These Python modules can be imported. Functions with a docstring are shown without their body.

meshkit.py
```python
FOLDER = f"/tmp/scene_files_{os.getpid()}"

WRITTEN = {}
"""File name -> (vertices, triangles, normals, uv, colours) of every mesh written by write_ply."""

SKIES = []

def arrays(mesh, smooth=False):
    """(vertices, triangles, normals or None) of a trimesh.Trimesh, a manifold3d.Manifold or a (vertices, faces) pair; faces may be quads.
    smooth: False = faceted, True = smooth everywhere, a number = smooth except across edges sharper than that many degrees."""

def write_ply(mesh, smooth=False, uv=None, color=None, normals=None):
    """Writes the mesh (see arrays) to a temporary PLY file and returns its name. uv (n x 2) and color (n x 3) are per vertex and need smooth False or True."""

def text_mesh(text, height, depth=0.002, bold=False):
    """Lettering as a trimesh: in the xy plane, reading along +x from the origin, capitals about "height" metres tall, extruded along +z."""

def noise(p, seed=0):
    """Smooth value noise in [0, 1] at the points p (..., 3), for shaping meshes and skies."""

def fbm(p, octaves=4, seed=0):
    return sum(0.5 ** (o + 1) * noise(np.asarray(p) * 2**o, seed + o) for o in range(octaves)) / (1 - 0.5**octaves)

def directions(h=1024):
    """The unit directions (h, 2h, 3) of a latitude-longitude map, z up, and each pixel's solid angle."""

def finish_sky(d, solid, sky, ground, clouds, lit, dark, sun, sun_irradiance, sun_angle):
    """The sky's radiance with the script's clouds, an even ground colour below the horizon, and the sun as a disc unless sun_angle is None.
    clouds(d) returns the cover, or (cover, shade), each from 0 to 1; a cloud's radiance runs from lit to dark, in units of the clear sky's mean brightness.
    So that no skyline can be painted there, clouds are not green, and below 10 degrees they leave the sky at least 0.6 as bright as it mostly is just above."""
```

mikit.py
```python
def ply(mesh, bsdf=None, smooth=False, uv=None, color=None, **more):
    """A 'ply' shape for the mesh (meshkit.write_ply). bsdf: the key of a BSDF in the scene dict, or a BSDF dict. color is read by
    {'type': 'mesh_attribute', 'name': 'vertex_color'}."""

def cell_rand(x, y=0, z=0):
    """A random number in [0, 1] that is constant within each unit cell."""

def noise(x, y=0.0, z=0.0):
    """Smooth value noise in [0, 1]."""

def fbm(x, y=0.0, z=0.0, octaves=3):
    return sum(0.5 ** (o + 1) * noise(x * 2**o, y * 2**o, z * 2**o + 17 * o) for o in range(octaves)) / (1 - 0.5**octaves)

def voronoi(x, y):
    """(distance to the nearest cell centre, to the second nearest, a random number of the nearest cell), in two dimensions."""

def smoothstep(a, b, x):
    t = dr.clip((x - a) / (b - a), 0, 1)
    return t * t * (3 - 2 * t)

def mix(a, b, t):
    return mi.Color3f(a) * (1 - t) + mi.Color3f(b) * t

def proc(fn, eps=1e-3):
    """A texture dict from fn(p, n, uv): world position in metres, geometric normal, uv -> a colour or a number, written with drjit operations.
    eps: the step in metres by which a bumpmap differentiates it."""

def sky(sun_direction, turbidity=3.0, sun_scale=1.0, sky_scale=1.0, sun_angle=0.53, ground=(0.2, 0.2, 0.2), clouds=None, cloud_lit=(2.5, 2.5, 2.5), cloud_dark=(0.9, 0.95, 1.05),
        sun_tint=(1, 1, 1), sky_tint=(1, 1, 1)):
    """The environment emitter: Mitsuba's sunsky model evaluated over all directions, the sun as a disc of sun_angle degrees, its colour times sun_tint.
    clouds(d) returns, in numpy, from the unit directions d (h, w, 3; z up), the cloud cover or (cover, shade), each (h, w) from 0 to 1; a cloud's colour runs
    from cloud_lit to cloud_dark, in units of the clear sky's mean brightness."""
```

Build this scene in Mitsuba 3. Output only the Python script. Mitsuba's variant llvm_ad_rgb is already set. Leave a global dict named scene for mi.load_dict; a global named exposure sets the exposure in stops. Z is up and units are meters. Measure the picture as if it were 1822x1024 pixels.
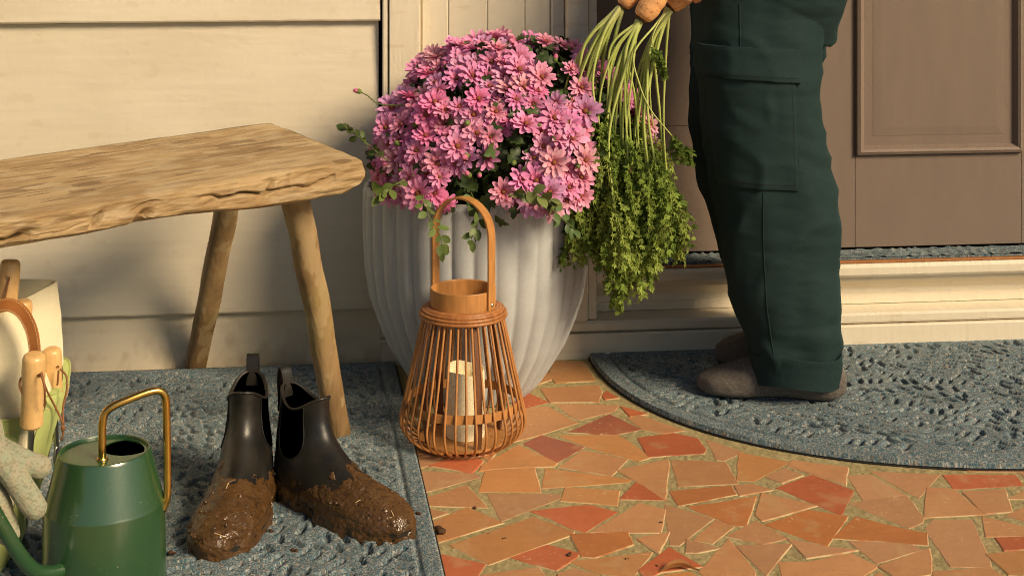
import math, random
import numpy as np, trimesh, manifold3d as m3, shapely
import shapely.geometry as sg
from scipy.spatial import cKDTree, Voronoi
from scipy.interpolate import LinearNDInterpolator
import drjit as dr
import mitsuba as mi, mikit, meshkit
from mikit import noise, fbm, voronoi, cell_rand, smoothstep, mix

T = mi.ScalarTransform4f
PI = math.pi
rng = np.random.default_rng(7)
random.seed(7)

# ------------------------------------------------------------------ camera, sky, exposure
scene, labels = {'type': 'scene'}, {}
EYE = 0.88
scene['camera'] = {
    'type': 'perspective', 'fov': 2 * math.degrees(math.atan(911 / 2600)), 'fov_axis': 'x',
    'principal_point_offset_y': 0.656, 'near_clip': 0.05, 'far_clip': 200.0,
    'to_world': T().look_at(origin=[0, 0, EYE], target=[0, 1, EYE], up=[0, 0, 1])}
SUN_AZ, SUN_EL = math.radians(50), math.radians(32)
SUN = [math.sin(SUN_AZ) * math.cos(SUN_EL), -math.cos(SUN_AZ) * math.cos(SUN_EL), math.sin(SUN_EL)]
scene['sky'] = mikit.sky(SUN, turbidity=3, sun_scale=1.0, sky_scale=0.66, sun_angle=20.0, sun_tint=(0.97, 0.96, 0.93), sky_tint=(1.05, 0.97, 0.88), ground=(0.14, 0.11, 0.08))
exposure = 1.92

# ------------------------------------------------------------------ helpers
def key_for(name):
    if name not in scene and name not in labels: return name
    i = 1
    while f'{name}_{i:03d}' in scene or f'{name}_{i:03d}' in labels: i += 1
    return f'{name}_{i:03d}'

def tag(key, label=None, cat=None, group=None, kind=None):
    d = labels.setdefault(key, {})
    for a, b in (('label', label), ('category', cat), ('group', group), ('kind', kind)):
        if b: d[a] = b
    return key

def thing(name, label, cat, group=None):
    return tag(key_for(name), label, cat, group)

def put(name, mesh, bsdf, smooth=False, parent=None, **more):
    """One entry of the scene: a thing of its own, or a part of its parent."""
    key = key_for(f'{parent}__{name}' if parent else name)
    scene[key] = mikit.ply(mesh, bsdf, smooth=smooth, **more)
    return key

def again(name, ply, parent, M=None, **more):
    key = key_for(f'{parent}__{name}' if parent else name)
    scene[key] = {**ply, **({'to_world': T(M)} if M is not None else {}), **more}
    return key

def TM(v, f): return trimesh.Trimesh(np.asarray(v, float), np.asarray(f, int), process=False)
def cat(ms): return trimesh.util.concatenate([m for m in ms])

def grid_faces(nu, nv, closed=False):
    i, j = np.meshgrid(np.arange(nu - 1), np.arange(nv if closed else nv - 1), indexing='ij')
    j2 = (j + 1) % nv
    a, b, c, d = i * nv + j, i * nv + j2, (i + 1) * nv + j2, (i + 1) * nv + j
    q = np.stack([a, b, c, d], -1).reshape(-1, 4)
    return np.vstack([q[:, [0, 1, 2]], q[:, [0, 2, 3]]])

def sheet(P):
    nu, nv = P.shape[:2]
    return TM(P.reshape(-1, 3), grid_faces(nu, nv))

def loft(P, cap0=True, cap1=True):
    """Rings P (n, m, 3) skinned, ends capped with fans."""
    n, m = P.shape[:2]
    v, f = [P.reshape(-1, 3)], [grid_faces(n, m, True)]
    k = n * m
    for on, r, flip in ((cap0, 0, 1), (cap1, n - 1, 0)):
        if on:
            v.append(P[r].mean(0)[None])
            a = r * m + np.arange(m); b = r * m + (np.arange(m) + 1) % m
            tri = np.stack([a, b, np.full(m, k)], -1)
            f.append(tri[:, ::-1] if flip else tri)
            k += 1
    t = TM(np.vstack(v), np.vstack(f))
    return outward(t)

def outward(t):
    if t.volume < 0: t.invert()
    return t

def spline(pts, n):
    """Catmull-Rom through the points."""
    p = np.asarray(pts, float)
    p = np.vstack([2 * p[0] - p[1], p, 2 * p[-1] - p[-2]])
    out = []
    t = np.linspace(0, len(p) - 3 - 1e-9, n)
    i = t.astype(int); u = (t - i)[:, None]
    a, b, c, d = p[i], p[i + 1], p[i + 2], p[i + 3]
    return 0.5 * (2 * b + (c - a) * u + (2 * a - 5 * b + 4 * c - d) * u ** 2 + (3 * b - 3 * c + d - a) * u ** 3)

def frames(p):
    t = np.gradient(p, axis=0); t /= np.linalg.norm(t, axis=1, keepdims=True) + 1e-12
    a = np.cross(t[0], [0.31, 0.2, 0.93]); a /= np.linalg.norm(a)
    A = []
    for k in range(len(p)):
        a = a - t[k] * a.dot(t[k]); a /= np.linalg.norm(a); A.append(a)
    A = np.array(A)
    return t, A, np.cross(t, A)

def tube(pts, r, sides=8, n=None, flat=1.0, caps=True):
    p = spline(pts, n) if n else np.asarray(pts, float)
    r = np.interp(np.linspace(0, 1, len(p)), np.linspace(0, 1, len(np.atleast_1d(r))), np.atleast_1d(r)) if np.ndim(r) else np.full(len(p), r)
    t, a, b = frames(p)
    an = np.arange(sides) * 2 * PI / sides
    P = p[:, None] + r[:, None, None] * (np.cos(an)[None, :, None] * a[:, None] + flat * np.sin(an)[None, :, None] * b[:, None])
    return loft(P, caps, caps)

def lathe(prof, n=48, c=(0, 0, 0), cap0=True, cap1=True, bump=None):
    pr = np.asarray(prof, float)
    an = np.arange(n) * 2 * PI / n
    R = pr[:, 0][:, None] * np.ones(n)
    if bump is not None: R = R + bump(an[None, :], pr[:, 1][:, None])
    P = np.stack([R * np.cos(an), R * np.sin(an), np.broadcast_to(pr[:, 1][:, None], R.shape)], -1) + np.asarray(c)
    return loft(P, cap0, cap1)

def box(c, s, bev=0.0):
    """Box with chamfered edges."""
    s = np.asarray(s, float) / 2
    if bev <= 0:
        b = trimesh.creation.box(s * 2); b.apply_translation(c); return b
    pts = []
    for sx in (-1, 1):
        for sy in (-1, 1):
            for sz in (-1, 1):
                for k in range(3):
                    q = s - bev; q[k] = s[k]; pts.append(q * [sx, sy, sz])
    h = trimesh.convex.convex_hull(np.array(pts)); h.apply_translation(c)
    return h

def extrude(poly, h, z0=0.0):
    ms = [trimesh.creation.extrude_polygon(g, h, engine='earcut') for g in getattr(poly, 'geoms', [poly])]
    m = cat(ms); m.apply_translation([0, 0, z0]); return m

def hull_bones(joints, bones, seg=14):
    """joints {name: (point, radius)}; each bone the hull of the spheres at its ends; all joined."""
    out = None
    for a, b in bones:
        s = [m3.Manifold.sphere(joints[k][1], seg).translate(tuple(map(float, joints[k][0]))) for k in (a, b)]
        h = m3.Manifold.batch_hull(s)
        out = h if out is None else out + h
    return out

def from_man(m, refine=None, smooth=0):
    if refine: m = m.refine_to_length(refine)
    g = m.to_mesh()
    t = trimesh.Trimesh(np.array(g.vert_properties[:, :3]), np.array(g.tri_verts), process=True)
    if smooth: trimesh.smoothing.filter_taubin(t, lamb=0.5, nu=0.52, iterations=smooth)
    return t

def to_man(t):
    t = trimesh.Trimesh(t.vertices, t.faces, process=True)
    return m3.Manifold(m3.Mesh(np.asarray(t.vertices, np.float32), np.asarray(t.faces, np.uint32)))

def push(t, d):
    """Moves each vertex along its normal."""
    t = t.copy(); n = t.vertex_normals; t.vertices = t.vertices + n * np.asarray(d)[:, None]; return t

def nz(p, s, seed=0, o=3): return meshkit.fbm(np.asarray(p) * s + 50, o, seed) - 0.5

def rotz(a):
    c, s = math.cos(a), math.sin(a)
    M = np.eye(4); M[:2, :2] = [[c, -s], [s, c]]; return M
def place(x, y, z=0, a=0.0):
    M = rotz(a); M[:3, 3] = (x, y, z); return M

# ------------------------------------------------------------------ materials
def rgb(*c): return {'type': 'rgb', 'value': list(c)}
def prin(name, color, rough=0.5, spec=0.5, bump=None, bscale=1.0, two=False, **kw):
    tex = (lambda v: v if isinstance(v, dict) else rgb(*v) if isinstance(v, (tuple, list)) else v)
    b = {'type': 'principled', 'base_color': tex(color), 'roughness': tex(rough), 'specular': spec, **kw}
    if bump is not None: b = {'type': 'bumpmap', 'arbitrary': bump, 'scale': bscale, 'bsdf': b}
    scene[name] = {'type': 'twosided', 'bsdf': b} if two else b
    return name

def dotp(p, d): return p.x * d[0] + p.y * d[1] + p.z * d[2]
WA = math.radians(6.1)
WU = np.array([math.cos(WA), math.sin(WA), 0.0]); WN = np.array([math.sin(WA), -math.cos(WA), 0.0])
WO = np.array([-0.254, 2.86, 0.0])
def W(s, d, z): return WO + WU * s + WN * d + np.array([0, 0, z])

def siding_col(p, n, uv):
    s = dotp(p, WU)
    g = fbm(s * 9, p.z * 120, 3.1, octaves=3)
    big = fbm(s * 3, p.z * 5, 0.5, octaves=3)
    br = fbm(s * 260, p.z * 14, 1.7, octaves=2)
    dirt = smoothstep(0.66, 0.78, fbm(s * 30, p.z * 40, 8, octaves=4))
    c = mix((0.66, 0.59, 0.46), (0.60, 0.53, 0.40), smoothstep(0.3, 0.7, big))
    c = c * (0.94 + 0.09 * g) * (0.985 + 0.03 * br)
    c = mix(c, (0.45, 0.36, 0.22), dirt * 0.16)
    splash = smoothstep(0.11, 0.0, p.z) * smoothstep(0.35, 0.6, fbm(s * 25, p.z * 18, 3, octaves=4))
    return mix(c, (0.36, 0.29, 0.19), splash * 0.5)
def siding_bump(p, n, uv):
    s = dotp(p, WU)
    return fbm(s * 170 + p.z * 60, p.z * 150 - s * 40, 0, octaves=3) * 0.45 + fbm(s * 13 + 2 * noise(s * 9, p.z * 9), p.z * 120, 5, octaves=3) * 0.55
prin('paint_siding', mikit.proc(siding_col), 0.5, 0.4, mikit.proc(siding_bump, 6e-4), 0.0011)
def trim_col(p, n, uv):
    s = dotp(p, WU)
    a = fbm(s * 30, p.z * 7, 2.0, octaves=4)
    d = smoothstep(0.64, 0.76, fbm(s * 14, p.z * 60, 4.2, octaves=4))
    c = mix((0.68, 0.61, 0.48), (0.62, 0.55, 0.42), a)
    return mix(c, (0.42, 0.28, 0.14), d * 0.22)
def trim_bump(p, n, uv):
    s = dotp(p, WU)
    return fbm(s * 240, p.z * 30, 0, octaves=3)
prin('paint_trim', mikit.proc(trim_col), 0.42, 0.45, mikit.proc(trim_bump, 6e-4), 0.0007)
def door_col(p, n, uv):
    a = fbm(p.x * 60, p.z * 12, 1, octaves=3)
    return mix((0.188, 0.140, 0.110), (0.165, 0.123, 0.097), a)
prin('paint_door', mikit.proc(door_col), 0.55, 0.35, mikit.proc(lambda p, n, uv: fbm(p.x * 330, p.z * 330, 0, octaves=2), 6e-4), 0.0004)
prin('dark_gap', (0.03, 0.022, 0.015), 0.9, 0.1)

def tile_maker(a, b, c):
    def f(p, n, uv):
        r = cell_rand(dr.floor(uv.x * 7919.0), 3, 1)
        r2 = cell_rand(dr.floor(uv.x * 7919.0), 9, 4)
        m = fbm(p.x * 13, p.y * 13, r * 40, octaves=4)
        fine = fbm(p.x * 150, p.y * 150, 2, octaves=2)
        streak = fbm(p.x * 20 + r * 9, p.y * 130, 1, octaves=2)
        col = mix(mix(a, b, smoothstep(0.25, 0.75, m)), c, smoothstep(0.5, 0.85, r2) * 0.6)
        col = col * (0.86 + 0.2 * r) * (0.92 + 0.1 * fine + 0.06 * streak)
        dust = smoothstep(0.60, 0.80, fbm(p.x * 28, p.y * 28, 7, octaves=4))
        col = mix(col, (0.46, 0.33, 0.17), dust * 0.28)
        chip = smoothstep(0.90, 0.93, noise(p.x * 300 + 3 * r, p.y * 230, 5)) * smoothstep(0.56, 0.66, fbm(p.x * 22, p.y * 22, 3, octaves=3))
        col = mix(col, (0.66, 0.50, 0.30), chip * 0.4)
        lip = (1 - uv.y) * smoothstep(0.3, 0.62, fbm(p.x * 45, p.y * 45, 4, octaves=3))
        return mix(col, (0.55, 0.44, 0.25), dr.clip(lip * 1.2, 0, 0.85))
    return f
def tile_rough(p, n, uv): return 0.36 + 0.3 * fbm(p.x * 24, p.y * 24, 3, octaves=4)
TR = mikit.proc(tile_rough)
TB = mikit.proc(lambda p, n, uv: fbm(p.x * 60, p.y * 60, 0, octaves=4), 8e-4)
for k, (a, b, c) in dict(o=((0.46, 0.235, 0.108), (0.42, 0.205, 0.095), (0.40, 0.22, 0.12)), r=((0.45, 0.13, 0.056), (0.41, 0.115, 0.05), (0.39, 0.11, 0.05)),
                         b=((0.27, 0.09, 0.058), (0.33, 0.115, 0.06), (0.23, 0.085, 0.06)), t=((0.42, 0.20, 0.08), (0.47, 0.215, 0.078), (0.39, 0.205, 0.09)),
                         c=((0.39, 0.145, 0.05), (0.43, 0.165, 0.055), (0.38, 0.15, 0.06))).items():
    prin('tile_' + k, mikit.proc(tile_maker(a, b, c)), TR, 0.4, TB, 0.0006)
def grout_col(p, n, uv):
    a = fbm(p.x * 60, p.y * 60, 0, octaves=4)
    b = smoothstep(0.4, 0.75, fbm(p.x * 170, p.y * 170, 3, octaves=3))
    c = mix((0.22, 0.175, 0.083), (0.33, 0.27, 0.135), a)
    return mix(c, (0.42, 0.34, 0.18), b * 0.45)
prin('grout', mikit.proc(grout_col), 0.85, 0.2, mikit.proc(lambda p, n, uv: fbm(p.x * 160, p.y * 160, 0, octaves=3), 7e-4), 0.003)

def carpet(p, n, uv):
    wx, wy = p.x + 0.003 * noise(p.x * 140, p.y * 140, 3), p.y + 0.003 * noise(p.x * 140, p.y * 140, 8)
    a = noise(wx * 900, wy * 700, p.z * 300)
    b = noise(wx * 520 + 31, wy * 420, 5)
    c_ = noise(wx * 600 + 7, wy * 480, 11)
    big = fbm(p.x * 22, p.y * 22, 1, octaves=3)
    c = mix((0.042, 0.070, 0.086), (0.185, 0.235, 0.255), smoothstep(0.2, 0.8, a))
    c = mix(c, (0.36, 0.345, 0.31), smoothstep(0.66, 0.82, b) * 0.8)
    c = mix(c, (0.035, 0.095, 0.12), smoothstep(0.68, 0.80, c_) * 0.75)
    c = mix(c, (0.20, 0.14, 0.09), smoothstep(0.74, 0.84, noise(wx * 480 + 90, wy * 480, 2)) * 0.6)
    return c * (0.80 + 0.4 * big)
prin('carpet', mikit.proc(carpet), 0.95, 0.1, sheen=0.35)
prin('rubber_edge', (0.016, 0.015, 0.014), 0.6, 0.4)

BD = np.array([0.671, 0.7415, 0.0]); BW = np.array([-0.7415, 0.671, 0.0])   # bench: along, across
def bench_col(p, n, uv):
    l, w = dotp(p, BD), dotp(p, BW)
    warp = fbm(l * 3, w * 5, p.z * 5, octaves=3)
    line = fbm(l * 5, (w + warp * 0.10) * 150, p.z * 150, octaves=3)
    fine = noise(l * 30, (w + warp * 0.05) * 480, p.z * 480)
    patch = smoothstep(0.2, 0.8, fbm(l * 9, w * 15, p.z * 20, octaves=4))
    c = mix((0.285, 0.18, 0.08), (0.42, 0.295, 0.15), patch)
    dark = smoothstep(0.58, 0.70, line)
    c = mix(c, (0.17, 0.10, 0.045), dark * 0.55) * (0.80 + 0.36 * fine)
    worn = smoothstep(0.45, 0.75, fbm(l * 26, w * 60, p.z * 50, octaves=4))
    c = mix(c, (0.52, 0.42, 0.27), worn * 0.4)
    gouge = smoothstep(0.72, 0.77, noise(l * 22 + 5 * warp, w * 120, 3)) * smoothstep(0.45, 0.6, noise(l * 7, w * 9, 1))
    return mix(c, (0.13, 0.07, 0.03), gouge * 0.65) * 0.90
def bench_bump(p, n, uv):
    l, w = dotp(p, BD), dotp(p, BW)
    return fbm(l * 12, w * 110, p.z * 110, octaves=3) + 0.5 * fbm(l * 40, w * 60, p.z * 90, octaves=3)
prin('bench_wood', mikit.proc(bench_col), 0.55, 0.35, mikit.proc(bench_bump, 8e-4), 0.0036)
def leg_col(p, n, uv):
    g = fbm(p.x * 160, p.y * 160, p.z * 8, octaves=3)
    b = fbm(p.x * 12, p.y * 12, p.z * 7, octaves=4)
    c = mix((0.17, 0.10, 0.042), (0.29, 0.19, 0.09), smoothstep(0.3, 0.7, b)) * (0.72 + 0.5 * g)
    c = mix(c, (0.27, 0.22, 0.06), smoothstep(0.55, 0.7, fbm(p.x * 9, p.y * 9, p.z * 4 + 7, octaves=3)) * 0.5)
    pale = smoothstep(0.57, 0.62, fbm(p.x * 40, p.y * 40, p.z * 14 + 3, octaves=4))
    return mix(c, (0.46, 0.36, 0.2), pale * 0.3)
prin('leg_wood', mikit.proc(leg_col), 0.6, 0.35, mikit.proc(lambda p, n, uv: fbm(p.x * 150, p.y * 150, p.z * 12, octaves=3), 8e-4), 0.0016)

def pot_col(p, n, uv):
    a = fbm(p.x * 40, p.y * 40, p.z * 14, octaves=4)
    s = noise(p.x * 500, p.y * 500, p.z * 500)
    return mix((0.37, 0.39, 0.40), (0.43, 0.45, 0.455), a) * (0.94 + 0.1 * s)
prin('pot_grey', mikit.proc(pot_col), 0.6, 0.35, mikit.proc(lambda p, n, uv: noise(p.x * 600, p.y * 600, p.z * 600), 5e-4), 0.0003)
def rattan(a, b):
    return lambda p, n, uv: mix(a, b, fbm(p.x * 90, p.y * 90, p.z * 26, octaves=3)) * (0.85 + 0.3 * noise(p.x * 300, p.y * 300, p.z * 40))
prin('rattan', mikit.proc(rattan((0.30, 0.115, 0.03), (0.47, 0.22, 0.07))), 0.38, 0.5, clearcoat=0.15, clearcoat_gloss=0.6)
prin('rattan_red', mikit.proc(rattan((0.27, 0.10, 0.03), (0.40, 0.17, 0.055))), 0.4, 0.5)
prin('bamboo_strip', mikit.proc(rattan((0.35, 0.155, 0.045), (0.46, 0.22, 0.07))), 0.42, 0.45)
prin('bamboo_dark', (0.13, 0.05, 0.018), 0.5, 0.4)
prin('wax', (0.90, 0.82, 0.56), 0.45, 0.4, flatness=0.5)
prin('metal_rivet', (0.55, 0.52, 0.45), 0.3, 0.5, metallic=1.0)
def can_col(p, n, uv):
    dust = smoothstep(0.88, 0.92, noise(p.x * 420, p.y * 420, p.z * 420)) * smoothstep(0.6, 0.75, noise(p.x * 30, p.y * 30, p.z * 30))
    return mix((0.017, 0.058, 0.019), (0.25, 0.22, 0.12), dust * 0.6)
prin('green_enamel', mikit.proc(can_col), 0.24, 1.0, two=True, clearcoat=1.0, clearcoat_gloss=0.92)
prin('can_inside', (0.012, 0.018, 0.012), 0.5, 0.3)
prin('brass', mikit.proc(lambda p, n, uv: mix((0.72, 0.46, 0.12), (0.58, 0.35, 0.09), fbm(p.x * 60, p.y * 60, p.z * 60, octaves=3))), 0.24, 0.5, metallic=1.0)
def weave(k):
    return lambda p, n, uv: dr.sin((p.x + p.y * 0.8) * k) * 0.5 + dr.sin(p.z * k) * 0.5
prin('canvas', mikit.proc(lambda p, n, uv: mix((0.72, 0.66, 0.47), (0.66, 0.59, 0.40), fbm(p.x * 30, p.y * 30, p.z * 30, octaves=3)) * (0.95 + 0.07 * noise(p.x * 600, p.y * 600, p.z * 600))),
     0.85, 0.15, mikit.proc(weave(2400), 2e-4), 0.0002, two=True)
prin('green_canvas', mikit.proc(lambda p, n, uv: mix((0.42, 0.47, 0.17), (0.35, 0.41, 0.14), fbm(p.x * 30, p.y * 30, p.z * 30, octaves=3)) * (0.93 + 0.1 * noise(p.x * 600, p.y * 600, p.z * 600))),
     0.8, 0.2, mikit.proc(weave(2400), 2e-4), 0.0002, two=True)
prin('leather', mikit.proc(lambda p, n, uv: mix((0.31, 0.105, 0.025), (0.40, 0.15, 0.04), fbm(p.x * 40, p.y * 40, p.z * 40, octaves=3))), 0.45, 0.45)
prin('thong', (0.24, 0.10, 0.04), 0.6, 0.3)
prin('stitch', (0.62, 0.46, 0.24), 0.7, 0.2)
def beech(p, n, uv):
    g = fbm(p.x * 200, p.y * 200, p.z * 16, octaves=3)
    fl = smoothstep(0.6, 0.7, noise(p.x * 500, p.y * 500, p.z * 110))
    return mix((0.60, 0.36, 0.14), (0.68, 0.44, 0.19), g) * (1.0 - 0.10 * fl)
prin('beech', mikit.proc(beech), 0.33, 0.5, clearcoat=0.35, clearcoat_gloss=0.8)
prin('steel', (0.4, 0.4, 0.4), 0.35, 0.5, metallic=1.0)
def glove_col(p, n, uv):
    a = smoothstep(0.2, 0.8, fbm(p.x * 160, p.y * 120, p.z * 120, octaves=4))
    b = smoothstep(0.55, 0.65, noise(p.x * 420, p.y * 420, p.z * 420))
    c = mix((0.27, 0.30, 0.21), (0.33, 0.285, 0.20), a)
    return mix(c, (0.15, 0.15, 0.10), b * 0.5)
prin('glove_rubber', mikit.proc(glove_col), 0.75, 0.3, mikit.proc(lambda p, n, uv: fbm(p.x * 420, p.y * 420, p.z * 420, octaves=2), 6e-4), 0.0012)

prin('boot_rubber', mikit.proc(lambda p, n, uv: mix((0.009, 0.0085, 0.008), (0.020, 0.017, 0.013), smoothstep(0.35, 0.7, fbm(p.x * 30, p.y * 30, p.z * 30, octaves=4)))),
     mikit.proc(lambda p, n, uv: 0.30 + 0.2 * fbm(p.x * 60, p.y * 60, p.z * 60, octaves=3)), 0.5)
prin('boot_lining', (0.008, 0.008, 0.008), 0.8, 0.2)
prin('elastic', (0.008, 0.0075, 0.007), 0.9, 0.15, mikit.proc(lambda p, n, uv: dr.sin(p.x * 1900 + p.y * 1500), 3e-4), 0.0005)
def mud_col(p, n, uv):
    a = fbm(p.x * 70, p.y * 70, p.z * 70, octaves=4)
    b = smoothstep(0.55, 0.7, fbm(p.x * 200, p.y * 200, p.z * 200, octaves=3))
    return mix(mix((0.042, 0.020, 0.007), (0.110, 0.056, 0.019), a), (0.025, 0.013, 0.006), b * 0.55)
def mud_rough(p, n, uv): return 0.14 + 0.30 * smoothstep(0.35, 0.7, fbm(p.x * 90, p.y * 90, p.z * 90, octaves=3))
prin('mud', mikit.proc(mud_col), mikit.proc(mud_rough), 0.5, mikit.proc(lambda p, n, uv: fbm(p.x * 260, p.y * 260, p.z * 260, octaves=3), 6e-4), 0.0022)
prin('soil', (0.06, 0.028, 0.012), 0.8, 0.3)
prin('dry_leaf', (0.30, 0.13, 0.045), 0.6, 0.3)

def cloth_col(p, n, uv):
    a = fbm(p.x * 14, p.y * 14, p.z * 10, octaves=3)
    w = noise(p.x * 700, p.y * 700, p.z * 500)
    return mix((0.0095, 0.0235, 0.0245), (0.0125, 0.030, 0.0305), a) * (0.82 + 0.36 * w)
prin('twill', mikit.proc(cloth_col), 0.82, 0.2, mikit.proc(lambda p, n, uv: fbm(p.x * 9, p.y * 9, p.z * 26, octaves=3) * 5 + noise(p.x * 600, p.y * 600, p.z * 600) * 0.25, 1e-3), 0.0016, two=True, sheen=0.05)
def sock_col(p, n, uv):
    v = noise(p.x * 420, p.y * 420, p.z * 420)
    r = dr.sin((p.x + 0.3 * p.z) * 1500) * 0.5 + 0.5
    return mix((0.088, 0.078, 0.068), (0.17, 0.152, 0.134), v) * (0.85 + 0.2 * r)
prin('sock_wool', mikit.proc(sock_col), 0.95, 0.1, mikit.proc(lambda p, n, uv: noise(p.x * 500, p.y * 500, p.z * 500), 5e-4), 0.0012, sheen=0.4)
prin('skin', mikit.proc(lambda p, n, uv: mix((0.56, 0.29, 0.18), (0.62, 0.33, 0.21), fbm(p.x * 90, p.y * 90, p.z * 90, octaves=3))), 0.45, 0.4)
prin('nail', (0.66, 0.40, 0.30), 0.3, 0.5)
prin('shirt', (0.42, 0.38, 0.30), 0.85, 0.15, two=True)
prin('hair', (0.10, 0.06, 0.035), 0.5, 0.4)
def carrot_col(p, n, uv):
    a = fbm(p.x * 120, p.y * 120, p.z * 120, octaves=3)
    s = smoothstep(0.72, 0.8, noise(p.x * 330, p.y * 330, p.z * 330))
    return mix(mix((0.66, 0.31, 0.11), (0.70, 0.38, 0.17), a), (0.34, 0.13, 0.04), s * 0.7)
prin('carrot_root', mikit.proc(carrot_col), 0.5, 0.4, mikit.proc(lambda p, n, uv: fbm(p.x * 200, p.y * 200, p.z * 200, octaves=2), 6e-4), 0.0008)
def stem_col(p, n, uv):
    up = smoothstep(0.66, 0.735, p.z + 0.01 * noise(p.x * 90, p.y * 90))
    c = mix((0.32, 0.39, 0.085), (0.42, 0.46, 0.14), noise(p.x * 200, p.y * 200, p.z * 12))
    return mix(c, (0.58, 0.56, 0.27), up * 0.75)
prin('carrot_stem', mikit.proc(stem_col), 0.42, 0.45)
LEAFTEX = {'type': 'mesh_attribute', 'name': 'vertex_color'}
scene['leafy'] = {'type': 'twosided', 'bsdf': {'type': 'principled', 'base_color': LEAFTEX, 'roughness': 0.5, 'specular': 0.4}}
scene['frond'] = {'type': 'principledthin', 'base_color': LEAFTEX, 'roughness': 0.5, 'diff_trans': 0.5}
scene['petal'] = {'type': 'principledthin', 'base_color': LEAFTEX, 'roughness': 0.55, 'diff_trans': 0.35}
prin('disc_floret', (0.22, 0.075, 0.03), 0.8, 0.2)
prin('bud_green', (0.13, 0.18, 0.04), 0.6, 0.3)
prin('plant_stem', (0.10, 0.13, 0.035), 0.6, 0.3)

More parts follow.
